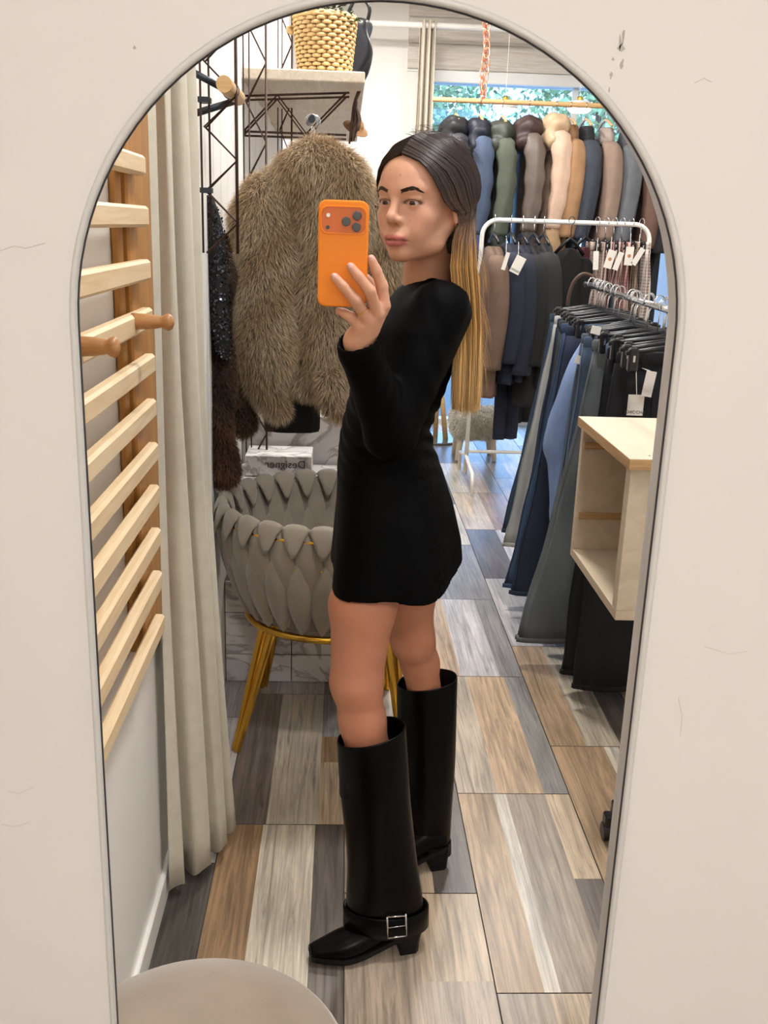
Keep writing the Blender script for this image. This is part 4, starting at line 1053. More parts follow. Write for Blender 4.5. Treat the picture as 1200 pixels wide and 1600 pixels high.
# black garment hem under the pale fur
t = thing('black_garment', 'black cloth hanging below the pale fur jacket', 'garment', P(456, 668, 3.22))
b = B(); b.rings([ell(P(456, y, 3.22), w*px2m(3.22), .03, 40, 0, .05, 6, y*.01) for y, w in ((560, 42), (600, 44), (640, 43), (668, 42), (674, 40))]); b.make('cloth', M['black_cloth'], t, smooth=True)
B().box(P(413, 675, 3.20), P(484, 655, 3.25), .004).make('hem_band', lea, t)

# ------------------------------------------------------------------ marble plinth with boxes, book, jar
marb = mat('marble_tile', (196, 190, 186), .28, bump=.02)
def marble_nodes(m):
    nt = m.node_tree; N = nt.nodes; L = nt.links; b = N['Principled BSDF']; tc = N.new('ShaderNodeTexCoord')
    n = N.new('ShaderNodeTexNoise'); n.inputs['Scale'].default_value = 5; n.inputs['Detail'].default_value = 9; n.inputs['Distortion'].default_value = 1.6; L.new(tc.outputs['Object'], n.inputs['Vector'])
    r = N.new('ShaderNodeValToRGB'); e = r.color_ramp.elements; e[0].position = .46; e[0].color = (*lin((222, 218, 214)), 1); e[1].position = .54; e[1].color = (*lin((206, 202, 200)), 1)
    k = r.color_ramp.elements.new(.5); k.color = (*lin((158, 150, 148)), 1)
    L.new(n.outputs['Fac'], r.inputs[0]); L.new(r.outputs[0], b.inputs['Base Color'])
marble_nodes(marb)
pl = thing('marble_plinth', 'low plinth clad in veined white marble tiles behind the armchair', 'plinth', (-.15, 3.2, 0))
B().box((XL+.016, 3.03, 0), (.10, 3.34, .36)).make('core', M['grout'], pl)
for z0, z1 in ((.002, .10), (.103, .25), (.253, .36)):
    for x0, x1 in ((XL+.017, -.155), (-.152, .098)):
        B().box((x0, 3.018, z0), (x1, 3.03, z1), .0015).make('tile', marb, pl)
pl2 = thing('marble_steps', 'stepped display of marble boxes rising behind the armchair', 'display', (-.1, 3.6, 0))
B().box((XL+.016, 3.36, 0), (.10, 3.60, .62), .002).make('block', marb, pl2)
B().box((XL+.016, 3.62, 0), (.035, 3.84, .80), .002).make('block', marb, pl2)
B().box((XL+.16, 3.86, 0), (.0, 4.1, .94), .002).make('block', marb, pl2)
B().box((.04, 3.62, 0), (.12, 3.84, .70), .002).make('block', marb, pl2)
# marble-look box with lettering (mirror-written, as the looking glass shows it)
ba, bb_ = P(383, 736, 3.40), P(487, 714, 3.40); z_low = .622
bz1 = P(440, 713, 3.40)[2]
t = thing('gift_box', 'grey marbled box with dark mirrored lettering on the marble steps', 'box', (-.24, 3.48, z_low))
bluem = mat('grey_marble_paper', (180, 186, 196), .5); marble_nodes(bluem)
B().box((ba[0], 3.40, z_low), (bb_[0], 3.57, bz1), .002).make('carton', bluem, t)
def text(body, size, loc, rot, m_, parent, mirror=False, name='lettering', extrude=.0004):
    cu = bpy.data.curves.new(name, 'FONT'); cu.body = body; cu.size = size; cu.align_x = 'CENTER'; cu.align_y = 'CENTER'; cu.extrude = extrude
    tmp = bpy.data.objects.new('tmp', cu); COL.objects.link(tmp); dg = bpy.context.evaluated_depsgraph_get(); me = bpy.data.meshes.new_from_object(tmp.evaluated_get(dg))
    bpy.data.objects.remove(tmp); me.name = name
    if mirror:
        for v in me.vertices: v.co.x = -v.co.x
        me.flip_normals()
    me.materials.clear(); o = ob(name, me, m_, parent, world=False); o.location = Vector(loc)-root_loc(parent); o.rotation_euler = rot; return o
text('Designer', .040, (P(446, 726, 3.40)[0], 3.3985, P(446, 726, 3.40)[2]), (math.pi/2, 0, 0), M['ink'], t, mirror=True)
jar = thing('glass_jar', 'clear glass jar standing on the marble steps behind the woman', 'jar', (.08, 3.72, .70))
gl = bpy.data.materials['window_glass']
jc = np.array([P(524, 700, 3.72)[0], 3.72, .701]); jr = 20*px2m(3.72)
b = B(); b.lathe([(.005, 0), (jr*.8, 0), (jr, .02), (jr*1.05, .115), (jr*1.02, .115), (jr*.96, .022), (.005, .006)], jc, 28, (False, False)); b.make('glass_wall', mat('jar_glass', (206, 214, 214), .1, spec=.5, trans=.5), jar, smooth=True)
b = B(); b.lathe([(jr*.99, .118), (jr*1.08, .118), (jr*1.08, .134), (jr*.5, .14)], jc, 28); b.make('lid', M['white_enamel'], jar, smooth=False)

# ------------------------------------------------------------------ braided armchair
ch = thing('armchair', 'taupe velvet tub armchair with braided back and gold legs', 'armchair', (-.035, 2.78, 0))
CX, CY = -.022, 2.78; ZT, ZB = .705, .395
def tub(u, th, off=0.):
    """point on the tub wall, u 0 bottom .. 1 rim"""
    r = .250+.075*math.sin(min(1, u*1.05)*math.pi/2)
    tilt = .004*math.sin(th)
    return np.array([CX+(r+off)*math.cos(th), CY+(r+off)*.93*math.sin(th), ZB+(ZT-ZB)*u+tilt*u])
NB = 27; pitch = 2*math.pi/NB
def lobe(th0, u0, u1, lean, wid, inside, name, thick=.022, top=False):
    """leaf-shaped padded strap following the tub wall"""
    V = []; n, m_ = 11, 7; sg = -1 if inside else 1
    for i in range(n):
        s = i/(n-1); u = u0+(u1-u0)*s; w = wid*(math.sin(math.pi*(.03+.94*s))**.80)*(1.0 if not top else 1)
        for j in range(m_):
            q = -1+2*j/(m_-1); th = th0+lean*(s-.5)+w*q*.5
            o_ = thick*math.sqrt(max(0, 1-q*q*.97))*(math.sin(math.pi*(.04+.92*s))**.4)
            V.append(tub(u, th, sg*o_))
        for j in range(m_-2, 0, -1):
            q = -1+2*j/(m_-1); th = th0+lean*(s-.5)+w*q*.5; V.append(tub(u, th, -sg*.006))
    k = m_+m_-2; R_ = [V[i*k:(i+1)*k] for i in range(n)]; b = B(); b.rings(R_)
    if inside: b.f = [f[::-1] for f in b.f]
    return b.make(name, M['velvet'], ch, smooth=True)
def knot(th0, name):
    """rounded strap folded over the rim"""
    R_ = []; n = 9
    for i in range(n):
        s = i/(n-1); phi = math.pi*(-.06+1.12*s); R1 = []
        w = pitch*.66*(math.sin(math.pi*(.12+.76*s))**.5)
        for j in range(7):
            q = -1+2*j/6; e = .020*math.sqrt(max(0, 1-q*q*.93)); th = th0+w*q*.78
            c_ = tub(.98, th, 0); d_ = _n([math.cos(th), math.sin(th), 0]); rr = .012+e
            R1.append(c_+d_*rr*math.cos(phi)+np.array([0, 0, 1])*(rr*math.sin(phi)*1.0-(.055*abs(math.cos(phi))**2*max(0, (1-q*q)))))
        for j in range(5, 0, -1):
            q = -1+2*j/6; th = th0+w*q*.78; R1.append(tub(.95, th, 0))
        R_.append(R1)
    b = B(); b.rings(R_); return b.make(name, M['velvet'], ch, smooth=True)
for i in range(NB):
    th = i*pitch
    knot(th, 'braid_knot')
    lobe(th+pitch*.5, .40, 1.0, -.05, pitch*1.18, False, 'braid_strap')
    lobe(th+pitch*.02, -.06, .76, .07, pitch*1.25, False, 'braid_strap', .026)
    lobe(th+pitch*.5, .36, 1.0, .05, pitch*1.2, True, 'braid_strap', .018)
    lobe(th, .0, .76, -.07, pitch*1.2, True, 'braid_strap', .02)
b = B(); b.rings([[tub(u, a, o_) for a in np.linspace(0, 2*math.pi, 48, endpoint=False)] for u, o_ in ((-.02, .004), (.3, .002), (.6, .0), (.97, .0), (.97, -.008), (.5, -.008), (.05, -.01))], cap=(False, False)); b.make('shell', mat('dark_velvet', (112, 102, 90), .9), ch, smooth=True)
b = B(); b.lathe([(.01, 0), (.225, 0), (.24, .03), (.235, .07), (.18, .085), (.01, .09)], (CX, CY, ZB-.02), 40); b.make('seat_cushion', M['velvet'], ch, smooth=True)
for u in (.66, .93):
    b = B(); b.tube([tub(u, a, .010) for a in np.linspace(0, 2*math.pi, 60)], .006, 8, False); b.make('gold_hoop', M['gold'], ch, smooth=True)
b = B(); b.tube([(CX+.252*math.cos(a), CY+.236*math.sin(a), ZB-.028) for a in np.linspace(0, 2*math.pi, 60)], .011, 10, False); b.make('base_ring', M['gold'], ch, smooth=True)
feet = [(-.292, 2.565), (.165, 2.975), (.200, 2.60), (-.245, 2.985)]
for fx, fy in feet:
    d_ = _n([fx-CX, fy-CY, 0]); s_ = np.array([-d_[1], d_[0], 0]); tp = np.array([CX, CY, 0])+d_*.23
    for k in (-1, 1):
        b = B(); b.tube([(fx+s_[0]*.006*k, fy+s_[1]*.006*k, .002), (tp[0]+s_[0]*.022*k, tp[1]+s_[1]*.022*k, ZB-.03)], [.010, .013], 12); b.make('leg', M['gold'], ch, smooth=False)
# mink pouf in the near corner
pf = thing('pouf', 'round mink velvet pouf at the foot of the left wall', 'pouf', (-.178, 1.045, 0))
b = B(); b.lathe([(.19, .02), (.203, .04), (.204, .36), (.2, .39)], (-.178, 1.045, 0), 64); b.make('side', M['velvet2'], pf, smooth=True)
b = B(); b.lathe([(.2, .386), (.206, .395), (.205, .408), (.196, .418), (.15, .423), (.01, .425)], (-.178, 1.045, 0), 64); b.make('top', M['velvet2'], pf, smooth=True)
b = B(); b.tube([(-.178+.2055*math.cos(a), 1.045+.2055*math.sin(a), .392) for a in np.linspace(0, 2*math.pi, 80)], .004, 6, False); b.make('piping', M['velvet2'], pf, smooth=True)
b = B(); b.lathe([(.17, 0), (.17, .02)], (-.178, 1.045, 0), 40); b.make('base', M['black_plastic'], pf)
# ------------------------------------------------------------------ right side: cabinet and jeans rack
cab = thing('cabinet', 'open plywood counter cabinet at the right edge of the mirror', 'cabinet', (.8, 2.15, 0))
X0, Y0c, Y1c, ZTc, ZBc = .60, 1.935, 2.375, 1.057, .695
xr_ = 1.05; th = .022
B().box((X0-.008, Y0c-.012, ZTc-.024), (xr_, Y1c+.01, ZTc), .001).make('top_board', M['ply'], cab)
bpy.data.objects['top_board'].data.materials.append(M['ply_edge'])
for pgn in bpy.data.objects['top_board'].data.polygons:
    if abs(pgn.normal.z) < .5: pgn.material_index = 1
B().box((X0, Y0c, ZBc), (xr_, Y1c, ZBc+th), .001).make('bottom_board', M['ply'], cab)
B().box((X0, Y1c-th, ZBc+th), (xr_, Y1c, ZTc-.024), .001).make('side_board', M['ply'], cab)
B().box((X0, Y0c, ZBc+th), (xr_, Y0c+th+.01, ZTc-.024), .001).make('side_board', M['ply'], cab)
B().box((X0+.22, Y0c+th+.01, ZBc+th), (X0+.235, Y1c-th, ZTc-.024)).make('back_board', M['ply'], cab)
for z in (ZBc+.105, ZTc-.075): B().box((X0+.006, Y1c-th-.008, z), (X0+.215, Y1c-th, z+.016), .001).make('cleat', M['ply_edge'], cab)
B().box((X0+.05, Y0c-.006, .82), (X0+.062, Y0c, .86), .001).make('catch_plate', M['chrome'], cab)
B().box((.84, Y0c+.1, .1), (xr_, Y1c-.05, ZBc)).make('pedestal', mat('grey_panel', (120, 120, 122), .6), cab)
cs = P(943, 1297, 2.14); cs[2] = 0
for (x, y) in ((.712, 2.145), (1.0, 2.145), (1.0, 2.3)):
    c_ = B(); c_.rings([[(x-.012+dx, y+.024*math.cos(a)*k, .025+.024*math.sin(a)*k) for a in np.linspace(0, 2*math.pi, 18, endpoint=False)] for dx, k in ((-.010, .85), (-.008, 1), (.008, 1), (.010, .85))]); w_ = c_.make('castor', M['black_plastic'], cab)
    B().box((x-.020, y-.016, .03), (x+.012, y+.016, .075), .004).box((x+.0, y-.02, .07), (x+.16, y+.02, .105), .003).make('castor_fork', M['black_plastic'], w_)

denims = dict(blue=(46, 64, 90), dark=(30, 40, 60), slate=(78, 88, 102), grey=(160, 160, 156), olive=(48, 50, 46), light=(118, 138, 176), green=(96, 102, 104), black=(14, 15, 20), mid=(70, 86, 108), teal=(40, 56, 74))
denm = {k: mat('denim_'+k, v, .85, bump=.35, bscale=700, var=.32, vscale=9, stretch=(1, 1, .3)) for k, v in denims.items()}
RA, RB = np.array([.945, 2.75, 1.285]), np.array([1.035, 4.25, 1.285])
rk = thing('trouser_rail', 'chrome rail crowded with trouser hangers on the right', 'rail', (1.0, 3.5, 1.28))
B().tube([RA-[.0, .25, 0], RB], .011, 12).make('rail', M['chrome'], rk, smooth=True)
for y in (2.52, 4.22): B().tube([(1.0+.02*(y-3), y, 1.285), (1.0+.02*(y-3)+.12, y, 1.285), (1.0+.02*(y-3)+.12, y, .02)], .012, 10).make('post', M['black_metal'], rk, smooth=True)
def hook_pts(x, y, z, r=.016, drop=.10, rot=0.):
    p = [(r*math.cos(a), 0, r*math.sin(a)) for a in np.linspace(math.pi*1.15, -math.pi*.35, 14)]+[(.003, 0, -.035), (.0, 0, -drop)]
    c, s = math.cos(rot), math.sin(rot); return [(x+a*c, y+a*s, z-.003+e) for a, b_, e in p]
def trouser_hanger(x, y, z, rot, half, lab, grp):
    t = thing('trouser_hanger', lab, 'hanger', (x, y, z), grp); c, s = math.cos(rot), math.sin(rot)
    B().tube(hook_pts(x, y, z, .024, .10, rot+.5), .0024, 6).make('hook', M['chrome'], t, smooth=True)
    W_ = lambda u, v, w: (x+u*c-v*s, y+u*s+v*c, z+w)
    b = B(); b.tube([W_(-half, 0, -.118), W_(-half*.4, 0, -.105), W_(0, 0, -.095), W_(half*.4, 0, -.105), W_(half, 0, -.118)], .007, 8); b.make('bar', M['black_plastic'], t, smooth=True)
    for k in (-1, 1):
        b = B(); q = W_(k*half*.86, 0, -.125); b.box((q[0]-.014, q[1]-.012, q[2]-.045), (q[0]+.014, q[1]+.012, q[2]+.022), .005); cl = b.make('clip', M['black_plastic'], t)
        b = B(); b.box((q[0]-.003, q[1]-.014, q[2]-.016), (q[0]+.003, q[1]-.0115, q[2]+.002)); b.make('clip_spring', M['chrome'], cl)
    return t
def jeans(x, y, ztop, zhem, half, flare, swing, m_, lab, rot=0., grp=None, tagc=None, seed=0):
    """trousers clipped at the waist: waistband and two legs"""
    t = thing('trousers', lab, 'trousers', (x, y, zhem), grp); c, s = math.cos(rot), math.sin(rot)
    Wp = lambda u, v, z: np.array([x+u*c-v*s, y+u*s+v*c, z]); L_ = ztop-zhem
    for k in (-1, 1):
        R_ = []
        for i in range(16):
            q = i/15; z = ztop-.035-(L_-.035)*q; w = (half*(.52+.06*math.sin(q*3.1))+flare*q**1.5)*(1+.025*math.sin(q*17+seed*3)); cxk = k*half*.50+swing*q**1.3+k*flare*.35*q
            r = ell((0, 0, z), w, .017+.014*q, 26, 0, .05+.06*q, 4, seed+k+q*1.5); R_.append(np.array([Wp(a[0]+cxk, a[1], a[2]) for a in r]))
        b = B(); b.rings(R_); lg = b.make('trouser_leg', m_, t, smooth=True)
        for j in (14, 21):     # side seam and front crease seam, then the doubled hem
            B().tube([r[j]+(r[j]-r.mean(0))*.012 for r in R_], .0016, 5).make('seam', m_, lg, smooth=True)
        e_ = R_[-1]; c_ = e_.mean(0); hm = [c_+(e_-c_)*k_+np.array([0, 0, dz]) for k_, dz in ((.99, 0), (1.03, .001), (1.03, .018), (.99, .019))]
        B().rings(hm, cap=(False, False)).make('hem', m_, lg, smooth=True)
    R_ = []
    for dz, e in ((0, -.003), (.004, .002), (.034, .002), (.038, -.003)):
        R_.append(np.array([Wp(a[0], a[1], a[2]) for a in ell((0, 0, ztop-dz), half*1.02+e, .018+e, 30, 0, .02, 5, seed)]))
    b = B(); b.rings(R_); b.make('waistband', m_, t, smooth=True)
    for u in (-.55, .55):
        q = Wp(u*half, -.021, ztop); B().box((q[0]-.005, q[1]-.003, ztop-.046), (q[0]+.005, q[1]+.004, ztop+.003), .001).make('belt_loop', m_, t)
    return t
JL = [  # y, material, hem z, half width, flare, swing, label  (far to near)
    (4.16, 'teal', .20, .165, .02, -.115, 'farthest pair, dark teal jeans at the left end of the trouser rail'),
    (4.05, 'grey', .16, .165, .03, -.095, 'pale grey jeans, second from the far end of the trouser rail'),
    (3.94, 'dark', .14, .160, .04, -.03, 'dark navy jeans hanging in front of the pale grey pair'),
    (3.83, 'olive', .14, .160, .02, -.01, 'blackish olive trousers between two dark blue pairs'),
    (3.72, 'blue', .10, .165, .07, -.05, 'dark blue wide-legged jeans left of the light blue shirt'),
    (3.61, 'dark', .10, .165, .07, -.03, 'deep navy flared jeans just behind the light blue shirt'),
    (3.36, 'slate', .10, .160, .03, -.01, 'slate blue jeans just right of the light blue shirt'),
    (3.26, 'mid', .10, .160, .03, 0, 'mid blue jeans with a front pocket seam'),
    (3.17, 'green', .10, .165, .09, -.07, 'grey-green flared jeans with a hem near the floor'),
    (3.07, 'mid', .12, .150, .02, .02, 'blue jeans with pale waistband stitching under the front hangers'),
    (2.97, 'black', .07, .165, .03, 0, 'near-black jeans with a card swing tag'),
    (2.87, 'black', .07, .165, .03, .02, 'nearest near-black jeans, cut by the right edge of the mirror'),
]
zT = 1.165
JH = ['farthest, dark teal jeans', 'pale grey jeans', 'dark navy jeans before the pale grey pair', 'blackish olive trousers', 'dark blue wide-legged jeans', 'deep navy flared jeans behind the blue shirt', 'slate blue jeans right of the blue shirt',
      'mid blue jeans with a pocket seam', 'grey-green flared jeans', 'blue jeans with pale waistband stitching', 'near-black jeans with the card tag', 'nearest near-black jeans at the mirror edge']
for i, (y, k, zh, hf, flr, sw, lab) in enumerate(JL):
    u = (y-RA[1])/(RB[1]-RA[1]); x = RA[0]+(RB[0]-RA[0])*u+(.02 if y < 3.2 else 0)+(.012 if y > 4 else 0)+random.uniform(-.008, .008); rt = random.uniform(-.05, .12)
    trouser_hanger(x, y, 1.297, rt, hf*.93, 'black clip hanger holding the '+JH[i], 'clip hangers on the trouser rail')
    jeans(x, y, zT, zh, hf, flr, sw, denm[k], lab, rt, 'jeans on the trouser rail', seed=i*1.3)
for y in (4.11, 3.89, 3.55, 3.31, 3.12, 2.92, 2.80, 2.72):
    u = (y-RA[1])/(RB[1]-RA[1]); trouser_hanger(RA[0]+(RB[0]-RA[0])*u, y, 1.297, random.uniform(-.15, .15), .155, 'empty black clip hanger squeezed between others on the trouser rail', 'empty clip hangers on the trouser rail')
# light blue shirt among the jeans, on a grey hanger
sx, sy = 1.02, 3.48
t = thing('shirt', 'light blue shirt hanging by its shoulders among the jeans', 'shirt', (sx, sy, .4))
b = B(); b.rings([ell((sx+dx, sy, z), w, .03+.01*q, 36, 0, .05, 6, q*4) for q, z, w, dx in spline([(0, 1.155, .06, 0), (.1, 1.13, .13, 0), (.3, .95, .165, -.01), (.6, .75, .17, -.01), (1, .55, .175, -.01)], 18)]); b.make('shirt_body', denm['light'], t, smooth=True)
b = B(); b.rings([ell((x, sy-.025, z), w, .042, 26, 0, .07, 5, z*16) for x, z, w in spline([(sx-.135, 1.13, .035), (sx-.17, 1.02, .052), (sx-.205, .86, .060), (sx-.215, .74, .062), (sx-.195, .66, .058), (sx-.185, .50, .055), (sx-.18, .44, .05)], 26)]); b.make('sleeve', denm['light'], t, smooth=True)
b = B(); b.rings([ell((x, sy+.02, z), w, .035, 26, 0, .06, 5, z*16) for x, z, w in spline([(sx+.13, 1.12, .04), (sx+.17, .9, .06), (sx+.17, .7, .055), (sx+.16, .5, .05)], 16)]); b.make('sleeve', denm['light'], t, smooth=True)
tag(B().tube([(sx-.15, sy, 1.145), (sx-.06, sy, 1.185), (sx, sy, 1.20), (sx+.06, sy, 1.185), (sx+.15, sy, 1.145)], .009, 8).tube(hook_pts(sx, sy, 1.297, .02, .1, .5), .0022, 6).make('shirt_hanger', M['black_metal'], None, smooth=True), 'grey shaped hanger inside the light blue shirt', 'hanger')
tag(B().tube(spline([P(887, 478, 4.3), P(889, 462, 4.3), P(897, 440, 4.3), P(912, 428, 4.3), P(930, 434, 4.3)], 24), .008, 8).make('leather_strap', lea, None, smooth=True), 'brown leather strap looped at the far end of the trouser rail', 'strap')
# card tags
def swing_tag(lab, c_, w, h, cord_to, rot=(0, 0, 0), word=None, disc=False, grp=None):
    t = thing('swing_tag', lab, 'tag', c_, grp)
    o = B().box((-w/2, -.0008, -h/2), (w/2, .0008, h/2)).make('card', M['paper'], t, world=False); o.rotation_euler = rot
    if word:
        x = text(word, w*.26, (0, 0, 0), (0, 0, 0), M['ink'], o); x.location = (0, -.0012, -h*.34); x.rotation_euler = (math.pi/2, 0, 0)
    if disc:
        b = B(); b.rings([[(w*.22*k*math.cos(a), yy, w*.22*k*math.sin(a)) for a in np.linspace(0, 2*math.pi, 16, endpoint=False)] for k, yy in ((1, -.0008), (1, -.0012))]); x = b.make('printed_mark', M['print_'], o, world=False); x.location = (0, 0, 0)
    if cord_to is not None: B().tube([np.array(c_)+[0, 0, h/2], np.array(cord_to)], .0012, 4).make('cord', M['paper'], t)
    return t
q = P(993, 633, 2.82); swing_tag('cream swing tag with lettering hanging before the near-black jeans', q, .048, .062, P(994, 575, 2.84), word='CHIC·CHA')
q = P(1014, 600, 2.80); swing_tag('cream swing tag half hidden by the right edge of the mirror', q, .03, .075, P(1003, 575, 2.84), (0, .12, 0))
swing_tag('small white label clipped beside the blue jeans hangers', P(931, 516, 3.0), .03, .025, None, (0, .2, 0))
swing_tag('narrow white label on the hem of the shirt hanger', P(904, 562, 3.3), .022, .028, None, (0, .3, 0))

# ------------------------------------------------------------------ white rolling rack and its clothes
WY = 5.75; rx0, rx1 = P(752, 390, WY)[0], P(1013, 390, WY)[0]; rzt = P(880, 347, WY)[2]
rk = thing('clothes_rack', 'white tubular clothes rack with rounded top corners', 'rack', ((rx0+rx1)/2, WY, 0)); R_ = .09
pts = [(rx0-.02, WY, .06), (rx0, WY, rzt-R_)]+[(rx0+R_-R_*math.cos(a), WY, rzt-R_+R_*math.sin(a)) for a in np.linspace(.2, math.pi/2, 7)]+[(rx1-R_+R_*math.sin(a), WY, rzt-R_+R_*math.cos(a)) for a in np.linspace(0, math.pi/2-.2, 7)]+[(rx1, WY, rzt-R_), (rx1+.02, WY, .06)]
B().tube(pts, .013, 12).make('hoop', M['white_enamel'], rk, smooth=True)
B().tube([(rx0-.02, WY, .20), (rx1+.02, WY, .20)], .010, 10).make('cross_bar', M['white_enamel'], rk, smooth=True)
for x in (rx0-.02, rx1+.02): B().tube([(x+.01, WY-.30, .012), (x+.005, WY-.285, .13), (x, WY-.02, .17), (x, WY+.02, .17), (x, WY+.285, .13), (x, WY+.30, .012)], .011, 10).make('foot', M['white_enamel'], rk, smooth=True)
cl = {}
def cloth(rgb, rough=.85, **k):
    key = (rgb, rough)
    if key not in cl: cl[key] = mat('cloth_%d_%d_%d' % rgb, rgb, rough, bump=.3, bscale=180, var=.12, vscale=14, **k)
    return cl[key]
def garment_hanger(x, y, z, lab, grp, m_=None):
    t = thing('garment_hanger', lab, 'hanger', (x, y, z), grp)
    B().tube(hook_pts(x, y, z, .02, .085, math.pi/2*.9), .0026, 6).make('hook', M['chrome'], t, smooth=True)
    B().tube([(x, y-.18, z-.135), (x, y-.08, z-.10), (x, y, z-.085), (x, y+.08, z-.10), (x, y+.18, z-.135)], .009, 8).make('shoulder_bar', m_ or M['black_plastic'], t, smooth=True)
    return t
def coat(name, lab, cat, x, y, ztop, length, col, sleeve=None, slen=.58, wid=.075, hood=None, collar=None, grp=None, lean=.0, skirt=1.0, rough=.85, seed=0., puff=0., srot=0.0, cuff=None):
    """coat on a hanger seen from the sleeve side: body across the rail (along Y), a sleeve at each end"""
    t = thing(name, lab, cat, (x, y, ztop-length), grp); m_ = cloth(col, rough); ms = cloth(sleeve or col, rough)
    rows = [(0, .035, .05), (.02, .05, .10), (.06, wid*.8, .185), (.16, wid, .215), (.35, wid*1.0, .205), (.6, wid*1.05*skirt, .21), (.85, wid*1.1*skirt, .22), (1, wid*1.12*skirt, .222)]
    b = B(); b.rings([ell((x+lean*q, y, ztop-q*length), w, d_, 32, 0, .05*min(1, q*2)+.02*puff*math.sin(q*40), 6, seed+q*2, 2.4) for q, w, d_ in spline(rows, 26)]); b.make('coat_body', m_, t, smooth=True)
    for k in (-1, 1):
        sw = lean*.5
        keys_ = [(.0, .030, .035, ztop-.045, .165), (.0, .055, .05, ztop-.07, .20), (.01, .064, .055, ztop-.15, .235), (.02+sw*.4, .062, .055, ztop-.05-slen*.45, .255), (.015+sw*.8, .058, .05, ztop-.05-slen*.75, .262), (.0+sw, .052, .046, ztop-.05-slen, .258)]
        b = B(); b.rings([ell((x+dx, y+k*yo, z), w*(1+.10*puff*math.sin(i*1.6)), d_, 24, 0, .05, 5, seed+i*.35) for i, (dx, w, d_, z, yo) in enumerate(spline(keys_, 22))]); sl = b.make('sleeve', ms, t, smooth=True)
        if cuff:
            b = B(); z1 = ztop-.05-slen+.03; b.rings([ell((x+sw+dx, y+k*.258, z), w, w*.85, 24, 0, .06, 5, seed+z*60) for dx, w, z in spline([(0, .046, z1), (.0, .05, z1-.06), (.01, .048, z1-.13), (.01, .042, z1-.18)], 12)]); b.make('inner_sleeve', cloth(cuff, rough), t, smooth=True)
    if hood:
        hm_ = cloth(hood, .55 if puff else rough); hcen = np.array([x-.015, y-.08, ztop-.02]); ph_ = seed
        def hf(p):
            q = p-hcen; d = ell_sd(q, (0, 0, 0), (.098, .155, .082)); d = smin(d, ell_sd(q, (-.035, -.05, -.085), (.066, .12, .075)), .03)
            return d+.006*np.sin(q[:, 1]*60+q[:, 2]*45+ph_)+.004*np.sin(q[:, 0]*70+ph_)
        V, F = sdf(hf, hcen-[.16, .24, .22], hcen+[.16, .24, .14], .013, slack=2.2); ob('hood', mesh('hood', V, F), hm_, t)
    if collar:
        b = B(); b.rings([ell((x, y-.05, ztop+dz), w, d_, 24, 0, .04, 4, seed) for dz, w, d_ in ((-.06, .055, .13), (-.01, .05, .10), (.035, .045, .075), (.045, .038, .065), (.03, .03, .05))]); b.make('collar', cloth(collar, rough), t, smooth=True)
    return t
# back rail in front of the window
BY = 6.75; bz = P(800, 160, BY)[2]
rl = thing('hanging_rail', 'long wooden hanging rail across the window, coats below it', 'rail', (1.2, BY, bz))
B().tube([(P(676, 158, BY)[0], BY, bz), (XR-.002, BY, bz)], .016, 14).make('pole', M['rail_wood'], rl)
B().tube([(1.95, BY, bz), (1.95, BY, 3.06)], .004, 6).make('suspension_cord', M['white_enamel'], rl)
coats = [  # px of sleeve, body, sleeve, hood, collar, label ...
    (712, 186, (30, 30, 34), (50, 50, 54), (24, 24, 28), None, .98, 0, 'black puffer with a bulky quilted hood, leftmost on the high rail'),
    (749, 190, (30, 34, 50), (66, 78, 100), (22, 24, 38), None, .98, (70, 84, 116), 'navy parka with blue sleeves and dark fur hood'),
    (784, 193, (62, 66, 56), (78, 83, 70), (54, 58, 50), None, 1.0, (44, 46, 42), 'olive green parka with folded hood'),
    (826, 186, (92, 80, 72), (98, 86, 78), (58, 40, 38), None, .98, (52, 44, 42), 'taupe coat under a glossy dark brown puffer hood'),
    (868, 182, (176, 146, 122), (194, 164, 142), (188, 160, 128), None, 1.02, (166, 136, 102), 'rose beige hooded parka with a quilted inner sleeve'),
    (890, 196, (148, 112, 78), (152, 116, 82), None, (142, 106, 74), 1.0, 0, 'camel coat partly behind the rose beige parka'),
    (914, 198, (50, 54, 64), (54, 58, 68), None, (38, 38, 42), .95, 0, 'charcoal blue wool coat with a dark collar'),
    (945, 200, (134, 112, 98), (140, 118, 104), None, (160, 146, 138), .95, 0, 'heathered mushroom wool coat with upright collar'),
    (976, 206, (92, 94, 98), (98, 100, 104), None, (84, 86, 92), 1.2, 0, 'mid grey wool coat near the right end of the high rail'),
    (1006, 214, (96, 72, 60), (104, 78, 66), None, (88, 66, 56), 1.0, 0, 'chocolate brown coat near the right end of the high rail'),
    (1032, 222, (30, 30, 34), (34, 34, 38), None, (26, 26, 30), 1.75, 0, 'dark coat at the right edge, last on the high rail'),
]
for i, (px_, py_, c1, c2, hd, co, ln, cf, lab) in enumerate(coats):
    q = P(px_, py_, BY); zt = q[2]-.05
    garment_hanger(q[0], BY, bz+.0, 'wooden hanger with chrome hook holding the '+' '.join(lab.split(',')[0].split()[:9]), 'hangers on the wooden window rail', M['rail_wood'])
    dz = bz-zt
    h_ = COL.objects[-1] if False else None
    coat('coat', lab, 'coat', q[0], BY, zt, ln, c1, c2, .60, .050, hd, co, 'coats on the high window rail', lean=random.uniform(-.07, .02), seed=i*1.7, puff=1. if hd else 0, cuff=cf or None, rough=.5 if i in (0, 3) else .85)
